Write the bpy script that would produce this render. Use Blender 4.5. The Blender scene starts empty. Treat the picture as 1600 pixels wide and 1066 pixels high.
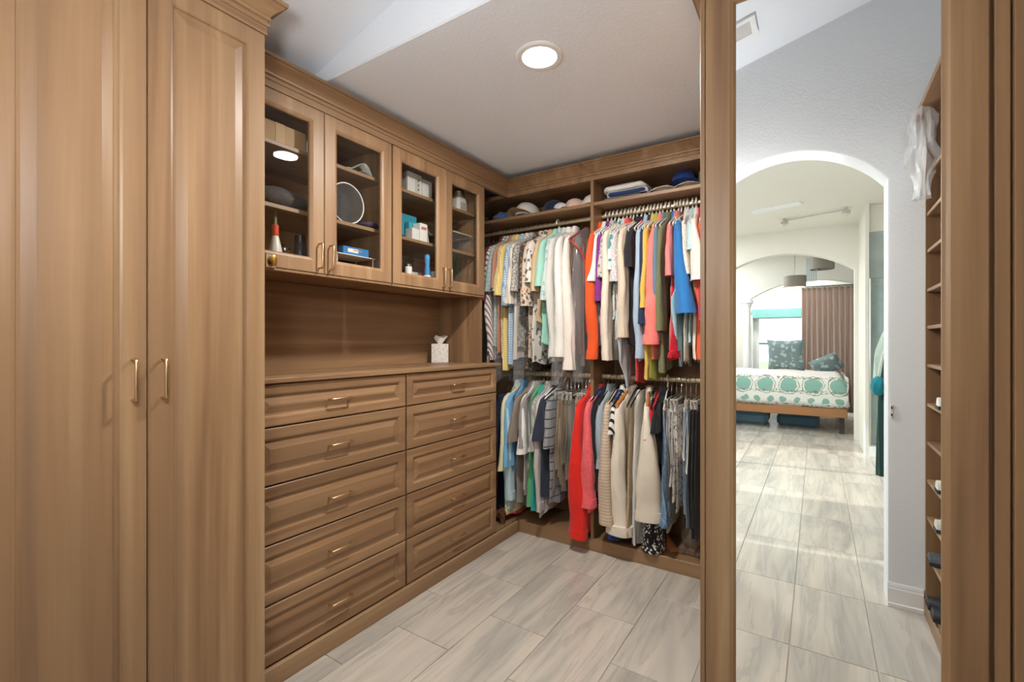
import bpy, math, random
from mathutils import Vector, Matrix, noise
R = random.Random(7)
C = bpy.context.scene.collection
SC = bpy.context.scene
PI = math.pi

# ---------------------------------------------------------------- camera, world, sun, exposure
cam = bpy.data.objects.new('camera', bpy.data.cameras.new('camera')); C.objects.link(cam)
cam.location = (0, 0, 1.30)
cam.rotation_euler = (PI/2, 0, math.atan2(477, 728))
cam.data.sensor_width = 36; cam.data.lens = 36*728/1600; cam.data.shift_y = 1/1600
cam.data.clip_start = .02
SC.camera = cam
w = bpy.data.worlds.new('world'); SC.world = w; w.use_nodes = True
w.node_tree.nodes['Background'].inputs[0].default_value = (.86, .93, 1, 1)
w.node_tree.nodes['Background'].inputs[1].default_value = 2.6
def light(name, kind, loc, power, color=(1,1,1), size=.2, rot=(0,0,0), size_y=None):
    l = bpy.data.lights.new(name, kind); l.energy = power; l.color = color
    if kind == 'AREA':
        l.shape = 'DISK' if size_y is None else 'RECTANGLE'; l.size = size
        if size_y: l.size_y = size_y
    o = bpy.data.objects.new(name, l); C.objects.link(o); o.location = loc; o.rotation_euler = rot
    return o
sun = light('sun', 'SUN', (-6,-2,6), 4.0, (1,.95,.87)); sun.data.angle = .02
sun.rotation_euler = Vector((.9,-.12,-.5)).to_track_quat('-Z','Y').to_euler()
WARM = (1,.965,.915); COOL = (.95,.98,1)
light('nook_lamp', 'AREA', (-.926,1.613,2.425), 30, WARM, .13)
light('bath_fill', 'AREA', (-1.75,-1.6,2.84), 45, COOL, .3)  # this and the next: unseen fill lights added to brighten the bath
light('bath_fill', 'AREA', (-1.75,-3.6,2.84), 45, COOL, .3)
light('bedroom_fill', 'AREA', (-1.6,-6.0,2.90), 50, COOL, .3)  # unseen fill light added for the bedroom, no fixture
light('alcove_fill', 'AREA', (-.6,-7.85,2.90), 40, COOL, .3)  # added fill, stands in for window daylight in the alcove
SC.view_settings.view_transform = 'Standard'; SC.view_settings.look = 'None'
SC.view_settings.gamma = 1; SC.view_settings.use_curve_mapping = False
SC.view_settings.exposure = 0.2
SC.cycles.max_bounces = 10; SC.cycles.diffuse_bounces = 5; SC.cycles.glossy_bounces = 5
SC.cycles.transmission_bounces = 8; SC.cycles.transparent_max_bounces = 16
SC.cycles.sample_clamp_indirect = 6

# ---------------------------------------------------------------- helpers
def lin(h):
    h = h.lstrip('#'); v = [int(h[i:i+2],16)/255 for i in (0,2,4)]
    return tuple(c/12.92 if c <= .04045 else ((c+.055)/1.055)**2.4 for c in v)+(1,)
class MB:
    def __init__(s): s.v = []; s.f = []
    def add(s, vs, fs):
        n = len(s.v); s.v += [tuple(v) for v in vs]; s.f += [tuple(i+n for i in f) for f in fs]
        return s
    def box(s, x0,x1,y0,y1,z0,z1, bev=0):
        if bev <= 0:
            return s.add([(x,y,z) for z in (z0,z1) for y in (y0,y1) for x in (x0,x1)],
                     [(0,2,3,1),(4,5,7,6),(0,1,5,4),(2,6,7,3),(0,4,6,2),(1,3,7,5)])
        rings = []
        for z,i in ((z0,bev),(z0+bev,0),(z1-bev,0),(z1,bev)):
            a,b,c,d = x0+i,x1-i,y0+i,y1-i; k = bev if i == 0 else 0
            rings.append([(a+k,c,z),(b-k,c,z),(b,c+k,z),(b,d-k,z),(b-k,d,z),(a+k,d,z),(a,d-k,z),(a,c+k,z)])
        return s.loft(rings)
    def loft(s, rings, close=True, cap0=True, cap1=True):
        n = len(rings[0]); base = len(s.v); m = len(rings)
        for r in rings: s.v += [tuple(p) for p in r]
        for i in range(m-1):
            for j in range(n if close else n-1):
                a = base+i*n+j; b = base+i*n+(j+1)%n
                s.f.append((a,b,b+n,a+n))
        if cap0: s.f.append(tuple(base+j for j in reversed(range(n))))
        if cap1: s.f.append(tuple(base+(m-1)*n+j for j in range(n)))
        return s
    def lathe(s, cx,cy,prof,n=20,axis='z'):
        rings = []
        for r,z in prof:
            ring = []
            for k in range(n):
                a = 2*PI*k/n
                ring.append((cx+r*math.cos(a), cy+r*math.sin(a), z))
            rings.append(ring)
        return s.loft(rings)
    def tube(s, pts, r, n=6, rx=None):
        pts = [Vector(p) for p in pts]; rings = []; up = None
        for i,p in enumerate(pts):
            t = (pts[min(i+1,len(pts)-1)]-pts[max(i-1,0)]).normalized()
            if up is None:
                up = Vector((0,0,1)) if abs(t.z) < .9 else Vector((1,0,0))
            u = t.cross(up)
            if u.length < 1e-4: u = t.cross(Vector((0,1,0)))
            u.normalize(); v = u.cross(t).normalized(); up = v
            rr = r[i] if isinstance(r,(list,tuple)) else r
            rings.append([p+u*math.cos(2*PI*k/n)*rr+v*math.sin(2*PI*k/n)*rr for k in range(n)])
        return s.loft(rings)
    def rings_rect(s, O,U,V,N,w,h, rings, fill=True, loop=False):
        O,U,V,N = map(Vector,(O,U,V,N)); rr = []
        for i,d in rings:
            rr.append([O+U*a+V*b+N*d for a,b in ((i,i),(w-i,i),(w-i,h-i),(i,h-i))])
        if loop: rr.append(rr[0])
        flip = U.cross(V).dot(N) < 0
        n0 = len(s.f)
        s.loft(rr, True, not loop, fill and not loop)
        return s
    def build(s, name, mat, parent=None, smooth=.6, loc=None):
        me = bpy.data.meshes.new(name)
        off = Vector((0,0,0))
        if loc is not None: off = Vector(loc)
        elif parent is not None: off = wloc(parent)
        me.from_pydata([tuple(Vector(v)-off) for v in s.v] if off.length else s.v, [], s.f)
        import bmesh
        bm = bmesh.new(); bm.from_mesh(me); bmesh.ops.recalc_face_normals(bm, faces=bm.faces); bm.to_mesh(me); bm.free()
        if smooth:
            me.polygons.foreach_set('use_smooth', [True]*len(me.polygons))
            try: me.set_sharp_from_angle(angle=smooth)
            except Exception: pass
        me.materials.append(mat); me.update()
        o = bpy.data.objects.new(name, me); C.objects.link(o)
        if parent is not None: o.parent = parent
        if loc is not None and parent is None: o.location = loc
        return o
def wloc(o):
    p = Vector((0,0,0))
    while o is not None: p = p+o.location; o = o.parent
    return p
def thing(name, label, cat, loc, group=None, rz=0):
    o = bpy.data.objects.new(name, None); C.objects.link(o); o.location = loc; o.rotation_euler = (0,0,rz)
    o.empty_display_size = .05
    return tag(o, label, cat, group)
def tag(o, label, cat, group=None):
    o['label'] = label; o['category'] = cat
    if group: o['group'] = group
    return o
def struct(o): o['kind'] = 'structure'; return o
def dup(root, loc, label=None, rz=None):
    r = root.copy(); C.objects.link(r); r.location = loc
    if label: r['label'] = label
    if rz is not None: r.rotation_euler = (0,0,rz)
    for ch in root.children:
        c = ch.copy(); C.objects.link(c); c.parent = r
        for g in ch.children:
            d = g.copy(); C.objects.link(d); d.parent = c
    return r

# ---------------------------------------------------------------- materials
MATS = {}
class NT:
    def __init__(s, name):
        m = bpy.data.materials.new(name); m.use_nodes = True; s.m = m; s.t = m.node_tree
        s.b = s.t.nodes['Principled BSDF']
    def n(s, typ, **kw):
        nd = s.t.nodes.new(typ)
        for k,v in kw.items():
            if k.startswith('i_'):
                key = k[2:]; nd.inputs[int(key) if key.isdigit() else key].default_value = v
            else: setattr(nd, k, v)
        return nd
    def l(s, a, b): s.t.links.new(a, b)
    def coord(s, scale=(1,1,1), rnd=False, out='Object', rot=(0,0,0)):
        tc = s.n('ShaderNodeTexCoord'); mp = s.n('ShaderNodeMapping'); mp.inputs['Scale'].default_value = scale
        mp.inputs['Rotation'].default_value = rot
        src = tc.outputs[out]
        if rnd:
            oi = s.n('ShaderNodeObjectInfo'); mu = s.n('ShaderNodeVectorMath', operation='MULTIPLY_ADD')
            s.l(oi.outputs['Random'], mu.inputs[0]); mu.inputs[1].default_value = (37,53,29); s.l(src, mu.inputs[2]); src = mu.outputs[0]
        s.l(src, mp.inputs['Vector']); return mp.outputs['Vector']
    def noise(s, vec, scale=5, detail=3, rough=.5, dist=0):
        nd = s.n('ShaderNodeTexNoise'); nd.inputs['Scale'].default_value = scale; nd.inputs['Detail'].default_value = detail
        nd.inputs['Roughness'].default_value = rough; nd.inputs['Distortion'].default_value = dist
        s.l(vec, nd.inputs['Vector']); return nd.outputs['Fac']
    def ramp(s, fac, stops, interp='LINEAR'):
        r = s.n('ShaderNodeValToRGB'); r.color_ramp.interpolation = interp; e = r.color_ramp.elements
        while len(e) < len(stops): e.new(.5)
        for i,(p,c) in enumerate(stops): e[i].position = p; e[i].color = c
        s.l(fac, r.inputs['Fac']); return r.outputs['Color']
    def mix(s, fac, a, b, mode='MIX'):
        m = s.n('ShaderNodeMix', data_type='RGBA', blend_type=mode)
        for sock,val in ((m.inputs[0],fac),(m.inputs[6],a),(m.inputs[7],b)):
            if hasattr(val,'links'): s.l(val, sock)
            else: sock.default_value = val
        return m.outputs[2]
    def math(s, op, a, b=None, c=None):
        m = s.n('ShaderNodeMath', operation=op)
        for i,val in enumerate((a,b,c)):
            if val is None: continue
            if hasattr(val,'links'): s.l(val, m.inputs[i])
            else: m.inputs[i].default_value = val
        return m.outputs[0]
    def xyz(s, vec):
        x = s.n('ShaderNodeSeparateXYZ'); s.l(vec, x.inputs[0]); return x.outputs
    def color(s, c):
        if hasattr(c,'links'): s.l(c, s.b.inputs['Base Color'])
        else: s.b.inputs['Base Color'].default_value = c
    def bump(s, h, strength=.2, dist=.01):
        b = s.n('ShaderNodeBump'); b.inputs['Strength'].default_value = strength; b.inputs['Distance'].default_value = dist
        s.l(h, b.inputs['Height']); s.l(b.outputs[0], s.b.inputs['Normal'])
    def set(s, **kw):
        for k,v in kw.items(): s.b.inputs[k.replace('_',' ')].default_value = v
        return s
def simple(name, hexc, rough=.5, metal=0, **kw):
    if name in MATS: return MATS[name]
    t = NT(name); t.color(lin(hexc)); t.set(Roughness=rough, Metallic=metal, **kw); MATS[name] = t.m; return t.m
def wood(axis):
    t = NT('walnut_'+axis); i = 'xyz'.index(axis)
    sc = [11,11,11]; sc[i] = .45
    v = t.coord(tuple(sc), rnd=True)
    n1 = t.noise(v, 1.0, 4, .55, .5)
    sc2 = [70,70,70]; sc2[i] = 2.2
    n2 = t.noise(t.coord(tuple(sc2), rnd=True), 1.0, 3, .6)
    sc3 = [5,5,5]; sc3[i] = .35
    n3 = t.noise(t.coord(tuple(sc3), rnd=True), 1.0, 2, .5, 1.2)
    c = t.ramp(n1, [(.30,lin('#6a4f37')),(.44,lin('#8c6c4e')),(.56,lin('#9d7c5a')),(.72,lin('#b39672'))])
    c = t.mix(t.ramp(n3,[(.40,(0,0,0,1)),(.62,(.7,.7,.7,1))]), c, lin('#86694d'))
    c = t.mix(t.ramp(n2,[(.3,(0,0,0,1)),(.75,(.35,.35,.35,1))]), c, lin('#775839'))
    t.color(c); t.bump(n2, .06, .004); t.set(Roughness=.42); t.b.inputs['Specular IOR Level'].default_value = .4
    return t.m
WX, WY, WZ = wood('x'), wood('y'), wood('z')
def plaster(name, hexc, sc=60, st=.25, rough=.85):
    t = NT(name); v = t.coord(out='Object'); h = t.noise(v, sc, 3, .55, .6)
    r = t.ramp(h, [(.42,(0,0,0,1)),(.62,(1,1,1,1))]); t.color(lin(hexc)); t.bump(r, st, .004); t.set(Roughness=rough); return t.m
WALL = plaster('wall_paint', '#dfe3e6', 90, .13)
CEIL = plaster('ceiling_paint', '#ebf1f9', 80, .14)
BATHWALL = plaster('cream_paint', '#e0ddd3', 50, .1)
def tile_mat():
    t = NT('marble_plank')
    v = t.coord((5.0,.75,1), rnd=True, rot=(0,0,.07)); n1 = t.noise(v, 1.3, 4, .5, .9)
    v2 = t.coord((8,.7,1), rnd=True, rot=(0,0,.12)); n2 = t.noise(v2, 1.2, 5, .58, 1.1)
    c = t.ramp(n1, [(.28,lin('#9f9b93')),(.42,lin('#b1aba1')),(.56,lin('#c1b8ab')),(.75,lin('#c8beb1'))])
    veins = t.ramp(n2, [(.40,(0,0,0,1)),(.47,(.45,.45,.45,1)),(.495,(.75,.75,.75,1)),(.515,(.1,.1,.1,1)),(.60,(0,0,0,1))])
    c = t.mix(t.mix(.45,(0,0,0,1),veins), c, lin('#7b7c77'))
    oi = t.n('ShaderNodeObjectInfo'); c = t.mix(.08, c, t.ramp(oi.outputs['Random'],[(0,lin('#8f8c86')),(1,lin('#efe8dd'))]))
    t.color(c); t.set(Roughness=.22); t.b.inputs['Specular IOR Level'].default_value = .45
    return t.m
TILE = tile_mat(); GROUT = simple('grout','#a8a197',.9)
def mirror_mat():
    t = NT('mirror_silver'); t.color((.93,.95,.95,1)); t.set(Roughness=0.0, Metallic=1.0); return t.m
MIRROR = mirror_mat()
def glass_mat(name, tint=(1,1,1,1), ior=1.5, haze=0, rough=0.0, hazecol=(.8,.82,.82,1)):
    m = bpy.data.materials.new(name); m.use_nodes = True; t = m.node_tree; t.nodes.clear()
    o = t.nodes.new('ShaderNodeOutputMaterial'); tr = t.nodes.new('ShaderNodeBsdfTransparent'); tr.inputs[0].default_value = tint
    g = t.nodes.new('ShaderNodeBsdfGlossy'); g.inputs['Roughness'].default_value = rough
    f = t.nodes.new('ShaderNodeFresnel'); f.inputs[0].default_value = ior
    mx = t.nodes.new('ShaderNodeMixShader'); ge = t.nodes.new('ShaderNodeNewGeometry')
    k1 = t.nodes.new('ShaderNodeMath'); k1.operation = 'SUBTRACT'; k1.inputs[0].default_value = 1; t.links.new(ge.outputs['Backfacing'], k1.inputs[1])
    k2 = t.nodes.new('ShaderNodeMath'); k2.operation = 'MULTIPLY'; t.links.new(f.outputs[0], k2.inputs[0]); t.links.new(k1.outputs[0], k2.inputs[1]); t.links.new(k2.outputs[0], mx.inputs[0])
    base = tr.outputs[0]
    if haze:
        d = t.nodes.new('ShaderNodeBsdfDiffuse'); d.inputs[0].default_value = hazecol
        m2 = t.nodes.new('ShaderNodeMixShader'); m2.inputs[0].default_value = haze
        t.links.new(tr.outputs[0], m2.inputs[1]); t.links.new(d.outputs[0], m2.inputs[2]); base = m2.outputs[0]
    t.links.new(base, mx.inputs[1]); t.links.new(g.outputs[0], mx.inputs[2]); t.links.new(mx.outputs[0], o.inputs[0])
    return m
GLASS = glass_mat('cabinet_glass', (.96,.97,.97,1)); 
FILM = glass_mat('clear_film', (.98,.98,.98,1), 1.45, .10, .14, (.9,.9,.9,1)); CLEAR = glass_mat('clear_plastic', (.96,.97,.97,1), 1.45, .04, .05, (.9,.92,.92,1)); MILKY = glass_mat('milky_film', (.98,.98,.98,1), 1.45, .26, .2, (.92,.93,.94,1))
SHOWER = glass_mat('shower_glass', (.94,.97,.96,1), 1.5)
BRASS = simple('champagne_metal','#d2b48c',.3,1); CHROME = simple('chrome','#cfcfcd',.18,1); GOLD = simple('brass','#c9a256',.25,1)
ROD = simple('rod_metal','#c9b99c',.35,.7)
WHITEP = simple('white_plastic','#e9e6df',.4); BLACKP = simple('black_velvet','#1b1b1d',.8); WIREM = simple('hanger_wire','#8d8a84',.3,.9)
HWOOD = simple('hanger_wood','#b9783f',.45); CLEARP = simple('frosted_plastic','#a9a59b',.25)
TRIMW = simple('white_trim','#eceded',.4)
def emit(name, col, st):
    t = NT(name); t.color(col); t.b.inputs['Emission Color'].default_value = col; t.b.inputs['Emission Strength'].default_value = st; return t.m
FILL_GLOBE = emit('fill_glow', (1,.985,.96,1), 92)  # glow of the added fill globe
LED = emit('led_disc', (1,.97,.92,1), 14)

def fabric(key, c1, c2=None, pat=None, sc=1.0, c3=None, rough=.85):
    if key in MATS: return MATS[key]
    t = NT('fabric_'+key); A = lin(c1); B = lin(c2) if c2 else A; v = t.coord()
    X,Y,Z = t.xyz(v)
    col = A
    def band(s, f, th): return t.math('GREATER_THAN', t.math('SINE', t.math('MULTIPLY', s, f)), th)
    if pat == 'stripe_v': col = t.mix(band(Y, 260*sc, .2), A, B)
    elif pat == 'stripe_d': col = t.mix(band(t.math('ADD', t.math('MULTIPLY',Y,.8), t.math('MULTIPLY',Z,.45)), 210*sc, .3), A, B)
    elif pat == 'stripe_h': col = t.mix(band(Z, 150*sc, .3), A, B)
    elif pat == 'band_h': col = t.mix(band(Z, 110*sc, .9), A, B)
    elif pat == 'check':
        b = t.math('ADD', t.math('MULTIPLY',band(Y,420*sc,0),.5), t.math('MULTIPLY',band(Z,420*sc,0),.5)); col = t.mix(b, A, B)
    elif pat == 'grid':
        b = t.math('MAXIMUM', band(Y,380*sc,.75), band(Z,380*sc,.75)); col = t.mix(b, A, B)
    elif pat in ('print','leaf','speckle','dots'):
        vo = t.n('ShaderNodeTexVoronoi'); vo.inputs['Scale'].default_value = {'print':70,'leaf':26,'speckle':95,'dots':110}[pat]*sc
        if pat == 'leaf':
            nz = t.n('ShaderNodeTexNoise'); nz.inputs['Scale'].default_value = 30
            ad = t.n('ShaderNodeVectorMath', operation='MULTIPLY_ADD'); t.l(nz.outputs['Color'], ad.inputs[0]); ad.inputs[1].default_value = (.06,.06,.06); t.l(v, ad.inputs[2]); t.l(v, nz.inputs['Vector']); t.l(ad.outputs[0], vo.inputs['Vector'])
        else: t.l(v, vo.inputs['Vector'])
        b = t.math('LESS_THAN', vo.outputs['Distance'], {'print':.5,'leaf':.36,'speckle':.38,'dots':.3}[pat]); col = t.mix(b, A, B)
        if c3:
            b2 = t.math('GREATER_THAN', t.xyz(vo.outputs['Color'])[0], .62); col = t.mix(t.math('MULTIPLY',b,b2), col, lin(c3))
    elif pat == 'denim':
        n = t.noise(t.coord((90,90,14)), 3, 3, .6); col = t.mix(t.ramp(n,[(.35,(0,0,0,1)),(.65,(1,1,1,1))]), A, B)
        nb = t.noise(v, 7, 3); col = t.mix(t.ramp(nb,[(.45,(0,0,0,1)),(.75,(.6,.6,.6,1))]), col, B)
    elif pat == 'heather':
        n = t.noise(t.coord((120,120,40)), 4, 2, .6); col = t.mix(t.ramp(n,[(.4,(0,0,0,1)),(.62,(1,1,1,1))]), A, B)
    elif pat == 'hem':
        b = t.math('LESS_THAN', Z, -.99); vo = t.n('ShaderNodeTexVoronoi'); vo.inputs['Scale'].default_value = 60; t.l(v, vo.inputs['Vector'])
        p = t.math('MULTIPLY', t.math('LESS_THAN', vo.outputs['Distance'], .35), t.math('LESS_THAN', Z, -.80)); col = t.mix(p, A, lin('#9fae92')); col = t.mix(t.math('LESS_THAN',Z,sc), col, B)
    t.color(col)
    nw = t.noise(t.coord((9,9,3)), 1.6, 4, .55, .8); t.bump(nw, .35, .03)
    t.set(Roughness=rough); t.b.inputs['Specular IOR Level'].default_value = .2; t.b.inputs['Sheen Weight'].default_value = .15
    MATS[key] = t.m; return t.m
FAB = {
 'maroon':('#5e2a28',),'maroonstripe':('#d4cec8','#7d5f63','stripe_d',1.5),'tealplaid':('#8fa3a2','#aab6b3','check',.5),'salmonbrown':('#b07f68',),
 'tanprint':('#c9b489','#8d7a52','dots'),'gingham':('#e3cf95','#d4b565','check'),'bluegrid':('#b9cbdc','#7e9dbd','grid'),'creamstripe':('#ddd5c8','#c3b8a8','stripe_v'),
 'greyprint':('#8d8a83','#c2bcb2','print'),'paisley':('#4a413a','#8c7a68','leaf',1.4,'#a06a50'),'floral':('#cbbfae','#6f5240','leaf',1.2,'#b0603a'),'leafprint':('#dcd5cc','#6b675f','leaf',.8),
 'tan':('#c6ab86',),'mint':('#9fd0bf',),'palegreenprint':('#b9cdc6','#8fb0b8','leaf',1.3),'palegrey':('#cfcdc6',),'white':('#e4e1db',),'offwhite':('#e6ddd2',),
 'orange':('#dc5526',),'whitemint':('#dfe6e0','#bcd4c8','heather'),'purple':('#7b2f7c',),'silverprint':('#b9b0ab','#595a63','leaf',1.6),'cream':('#ddd2c2',),'tealwhite':('#dcd9d2','#3c8a8c','leaf',.6),
 'sparkle':('#b7aeb0','#e2dcda','speckle',1.3),'corallace':('#dd4f42','#ee7a68','dots',.6),'greyblue':('#b7c1c6',),'beige':('#cfc0ac',),'blacksheer':('#2c2b2d',),'red':('#c8262b',),'lightblue':('#a3b6c9',),
 'navy':('#2a3350',),'mustard':('#cfae4f',),'lime':('#a4a648',),'coralpink':('#ec7f76',),'slateblue':('#64798a',),'olive':('#6f714f',),'brightblue':('#2f74b5',),'salmonpink':('#d9807c',),
 'redruffle':('#c61f33',),'aqua':('#9fc3cc',),'eyelet':('#e0dad0','#c6bdb2','dots',.8),'paleblue':('#b5ced2',),'whitepuff':('#e6dcd0',),'crimson':('#cf1d43',),'coralorange':('#e0613a',),
 'creamhem':('#d8d0a8','#c8452b','hem',-.945),'skyblue':('#6fa6cc',),'denim':('#3f5f82','#7d9ab5','denim'),'taupe':('#86796f',),'midgrey':('#8f8c88',),'green':('#5aa06e',),'teal':('#2ba39b',),
 'greystripe':('#aaa7a2','#8b8884','stripe_v',1.4),'lightgrey':('#b7b4b0',),'navyblack':('#2c3342',),'greyband':('#8f9194','#3f4246','band_h'),'khaki1':('#857a66',),'khaki2':('#a3937a',),'khaki3':('#8a7660',),'greykhaki':('#8f8a80',),
 'scarlet':('#dd2a20',),'coralheather':('#e0454f','#ec7f80','heather'),'royal':('#27468c',),'black':('#202124',),'greydenim':('#a9b6be','#8fa0aa','heather'),'ribbeige':('#cdb9a3','#b8a48d','stripe_h',2.2),
 'bwstripe':('#d8d6d2','#222226','stripe_d',.9),'ivory':('#ddd3c4',),'tantweed':('#b6a184','#98835f','heather'),'ivory2':('#d9d0bf',),'speckle':('#1d1d1f','#d8d4cc','speckle',.62),'stone':('#c5c0b5',),
 'camogrey':('#dad8d4','#8d8f93','leaf',1.0),'greywhiteprint':('#dcd8d1','#8a7b70','leaf',1.5),'charcoal':('#2b2d31',),
}
def fab(k):
    a = FAB[k]; return fabric(k, *a)

# ---------------------------------------------------------------- the room shell
H0, HN = 2.44, 3.35                 # nook ceiling, slab tops
YF, YB = -.04, -.20                 # the arch wall behind the camera
def B(name, x0,x1,y0,y1,z0,z1, mat, bev=0): return struct(MB().box(x0,x1,y0,y1,z0,z1,bev).build(name, mat, smooth=0))
B('wall_left', -2.36,-2.245, YB,3.19, 0,HN, WALL)
B('wall_back', -2.34,.88, 3.07,3.19, 0,HN, WALL)
B('wall_right', .76,.88, YB,3.07, 0,HN, WALL)
B('ceiling', -2.245,.76, 1.257,3.07, H0,HN, CEIL, .006)
v = MB(); z = lambda x: 2.956+.25*x
v.add([(-2.245,YF,z(-2.245)),(.76,YF,z(.76)),(.76,YF,z(.76)+.1),(-2.245,YF,z(-2.245)+.1),(-2.245,1.257,z(-2.245)),(.76,1.257,z(.76)),(.76,1.257,z(.76)+.1),(-2.245,1.257,z(-2.245)+.1)],
      [(0,1,2,3),(4,5,6,7),(0,1,5,4),(1,2,6,5),(2,3,7,6),(3,0,4,7)])
struct(v.build('ceiling', CEIL, smooth=0))
def arch_wall(name, x0,x1,yf,yb,ztop, ax0,ax1,zs,za, mat, n=28, rnd=.012):
    sag, half, xc = za-zs, (ax1-ax0)/2, (ax0+ax1)/2
    rad = (half*half+sag*sag)/(2*sag); zc = za-rad
    def curve(g):      # the opening's outline, grown by g for the rounded drywall edge
        r2 = rad+g; pts = [(ax0-g,0)]
        for k in range(n+1):
            x = ax0-g+(ax1-ax0+2*g)*k/n; pts.append((x, max(zs-.3, zc+math.sqrt(max(r2*r2-(x-xc)**2,0)))))
        pts.append((ax1+g,0)); return pts
    m = MB(); rings = []
    d = rnd if yf > yb else -rnd
    outl = curve(rnd)
    def outer():
        o = [(x0,0)]
        for (x,zz) in outl[1:-1]:
            o.append((x0+(x1-x0)*(x-outl[1][0])/(outl[-2][0]-outl[1][0]), ztop))
        o.append((x1,0)); return o
    O = outer()
    seq = [(O,yf),(outl,yf),(curve(rnd*.3),yf-d*.3),(curve(0),yf-d),(curve(0),yb+d),(curve(rnd*.3),yb+d*.3),(outl,yb),(O,yb)]
    m.loft([[(p[0],yy,p[1]) for p in ring] for ring,yy in seq], False, False, False)
    return struct(m.build(name, mat, smooth=.5))
arch_wall('wall_front', -2.3,.85, YF,YB,HN, -.575,.29,2.105,2.326, WALL)
# rooms beyond the arch, seen in the mirror
V = 2.88                            # twice the mirror's distance
B('wall_bath_left', -2.72,-2.60, -8.9,-3.55, 0,3.1, BATHWALL); B('wall_bath_left', -2.72,-2.60, -1.25,YB, 0,3.1, BATHWALL)
B('wall_bath_left', -2.72,-2.60, -3.55,-1.25, 0,.85, BATHWALL); B('wall_bath_left', -2.72,-2.60, -3.55,-1.25, 2.15,3.1, BATHWALL)
B('wall_bath_right', 1.5,1.62, -4.8,YB, 0,3.1, BATHWALL)
B('wall_bedroom_right', 1.5,1.62, -8.9,-4.96, 0,3.1, BATHWALL)
B('ceiling', -2.6,1.5, -4.96,YB, 2.86,3.0, BATHWALL)
B('ceiling', -2.6,1.5, -8.9,-4.96, 2.98,3.1, CEIL)
arch_wall('wall_bath', -2.6,1.5, -4.72,-4.88,2.86, -1.24,.41,2.26,2.54, BATHWALL)
B('wall_bath', -2.6,1.5, -4.88,-4.86, 2.80,3.1, BATHWALL)
arch_wall('wall_bedroom', -2.6,1.5, -7.12,-7.26,2.98, -1.10,.95,2.10,2.42, BATHWALL)
# alcove wall with the window opening
wx0,wx1,wz0,wz1 = -1.10,-.10,.55,1.84
for a in ((-2.6,wx0,0,2.98),(wx1,1.5,0,2.98),(wx0,wx1,0,wz0),(wx0,wx1,wz1,2.98)):
    B('wall_alcove', a[0],a[1], -8.52,-8.40, a[2],a[3], BATHWALL)
# window 1 (bedroom)
wt = MB()
for a in ((wx0,wx0+.05,wz0,wz1),(wx1-.05,wx1,wz0,wz1),(wx0+.05,wx1-.05,wz1-.05,wz1),(wx0+.05,wx1-.05,wz0,wz0+.05)): wt.box(a[0],a[1],-8.50,-8.42,a[2],a[3])
win = struct(wt.build('window_1', TRIMW, smooth=0))
MB().box(wx0+.05,wx1-.05,-8.48,-8.44,1.235,1.275).build('meeting_rail', simple('rail_grey','#6f8483',.5), win, 0)
MB().box(wx0+.05,wx1-.05,-8.465,-8.46,wz0+.05,1.235).build('pane', GLASS, win, 0); MB().box(wx0+.05,wx1-.05,-8.465,-8.46,1.275,wz1-.05).build('pane', GLASS, win, 0)
# window 2 (bath, side wall)
wt = MB()
for a in ((-3.55,-3.49,.85,2.15),(-1.31,-1.25,.85,2.15),(-3.49,-1.31,.85,.91),(-3.49,-1.31,2.09,2.15),(-2.43,-2.37,.91,2.09)): wt.box(-2.70,-2.62,a[0],a[1],a[2],a[3])
win = struct(wt.build('window_2', TRIMW, smooth=0))
MB().box(-2.665,-2.66,-3.49,-2.43,.91,2.09).build('pane', GLASS, win, 0); MB().box(-2.665,-2.66,-2.37,-1.31,.91,2.09).build('pane', GLASS, win, 0)
# outside ground so the windows look onto something
gm = simple('lawn','#8f9c78',.9); B('ground', -30,30,-40,-9.0,-.35,-.3, gm); 
# baseboards
def baseboard(name, x0,x1,y,front):
    pr = [(0,0),(.018,0),(.018,.018),(.012,.022),(.012,.088),(.009,.094),(.009,.102),(.004,.115),(0,.115)]
    return struct(MB().loft([[(x,y+front*d,zz) for d,zz in pr] for x in (x0,x1)]).build(name, TRIMW, smooth=.4))
baseboard('baseboard_front', .29,.425, YF, 1); baseboard('baseboard_front', -1.45,-.575, YF, 1)
# floor with separate tiles
fl = struct(MB().box(-2.7,1.6,-8.9,3.19,-.1,-.004).build('floor', GROUT, smooth=0))
G = .003
first = None
def tile(x,y,w,l):
    global first
    key = (round(w,2),round(l,2))
    if key not in TM:
        me = MB().box(-w/2+G/2,w/2-G/2,-l/2+G/2,l/2-G/2,-.006,0,.0012).build('tile', TILE, fl, 0, loc=(0,0,0))
        TM[key] = me; o = me
    else:
        o = TM[key].copy(); C.objects.link(o); o.parent = fl
    o.location = (x,y,0)
TM = {}
ntile = 0
for i in range(-1,11):
    x0 = -1.90+.30*i
    off = (.58 if x0 >= -.45 else (1.195 if i%2 == 0 else 1.495)) % .6
    k0 = -15
    for k in range(-15,6):
        y0 = off+.6*k; y1 = y0+.6
        cx = x0+.15
        if y1 > 3.07 or y0 < -8.4: continue
        if cx < -2.0 and not (-4.5 < y0 < -.5): continue
        if -2.2 < cx < -1.4 and -.2 < y0 < .3: continue
        if cx > .5 and y0 > -.9: continue
        if cx > -.25 and y0 > 1.4: continue
        if y0 < -5.6 and not (-1.4 < cx < .8): continue
        tile(cx, (y0+y1)/2, .30, .60); ntile += 1
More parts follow.
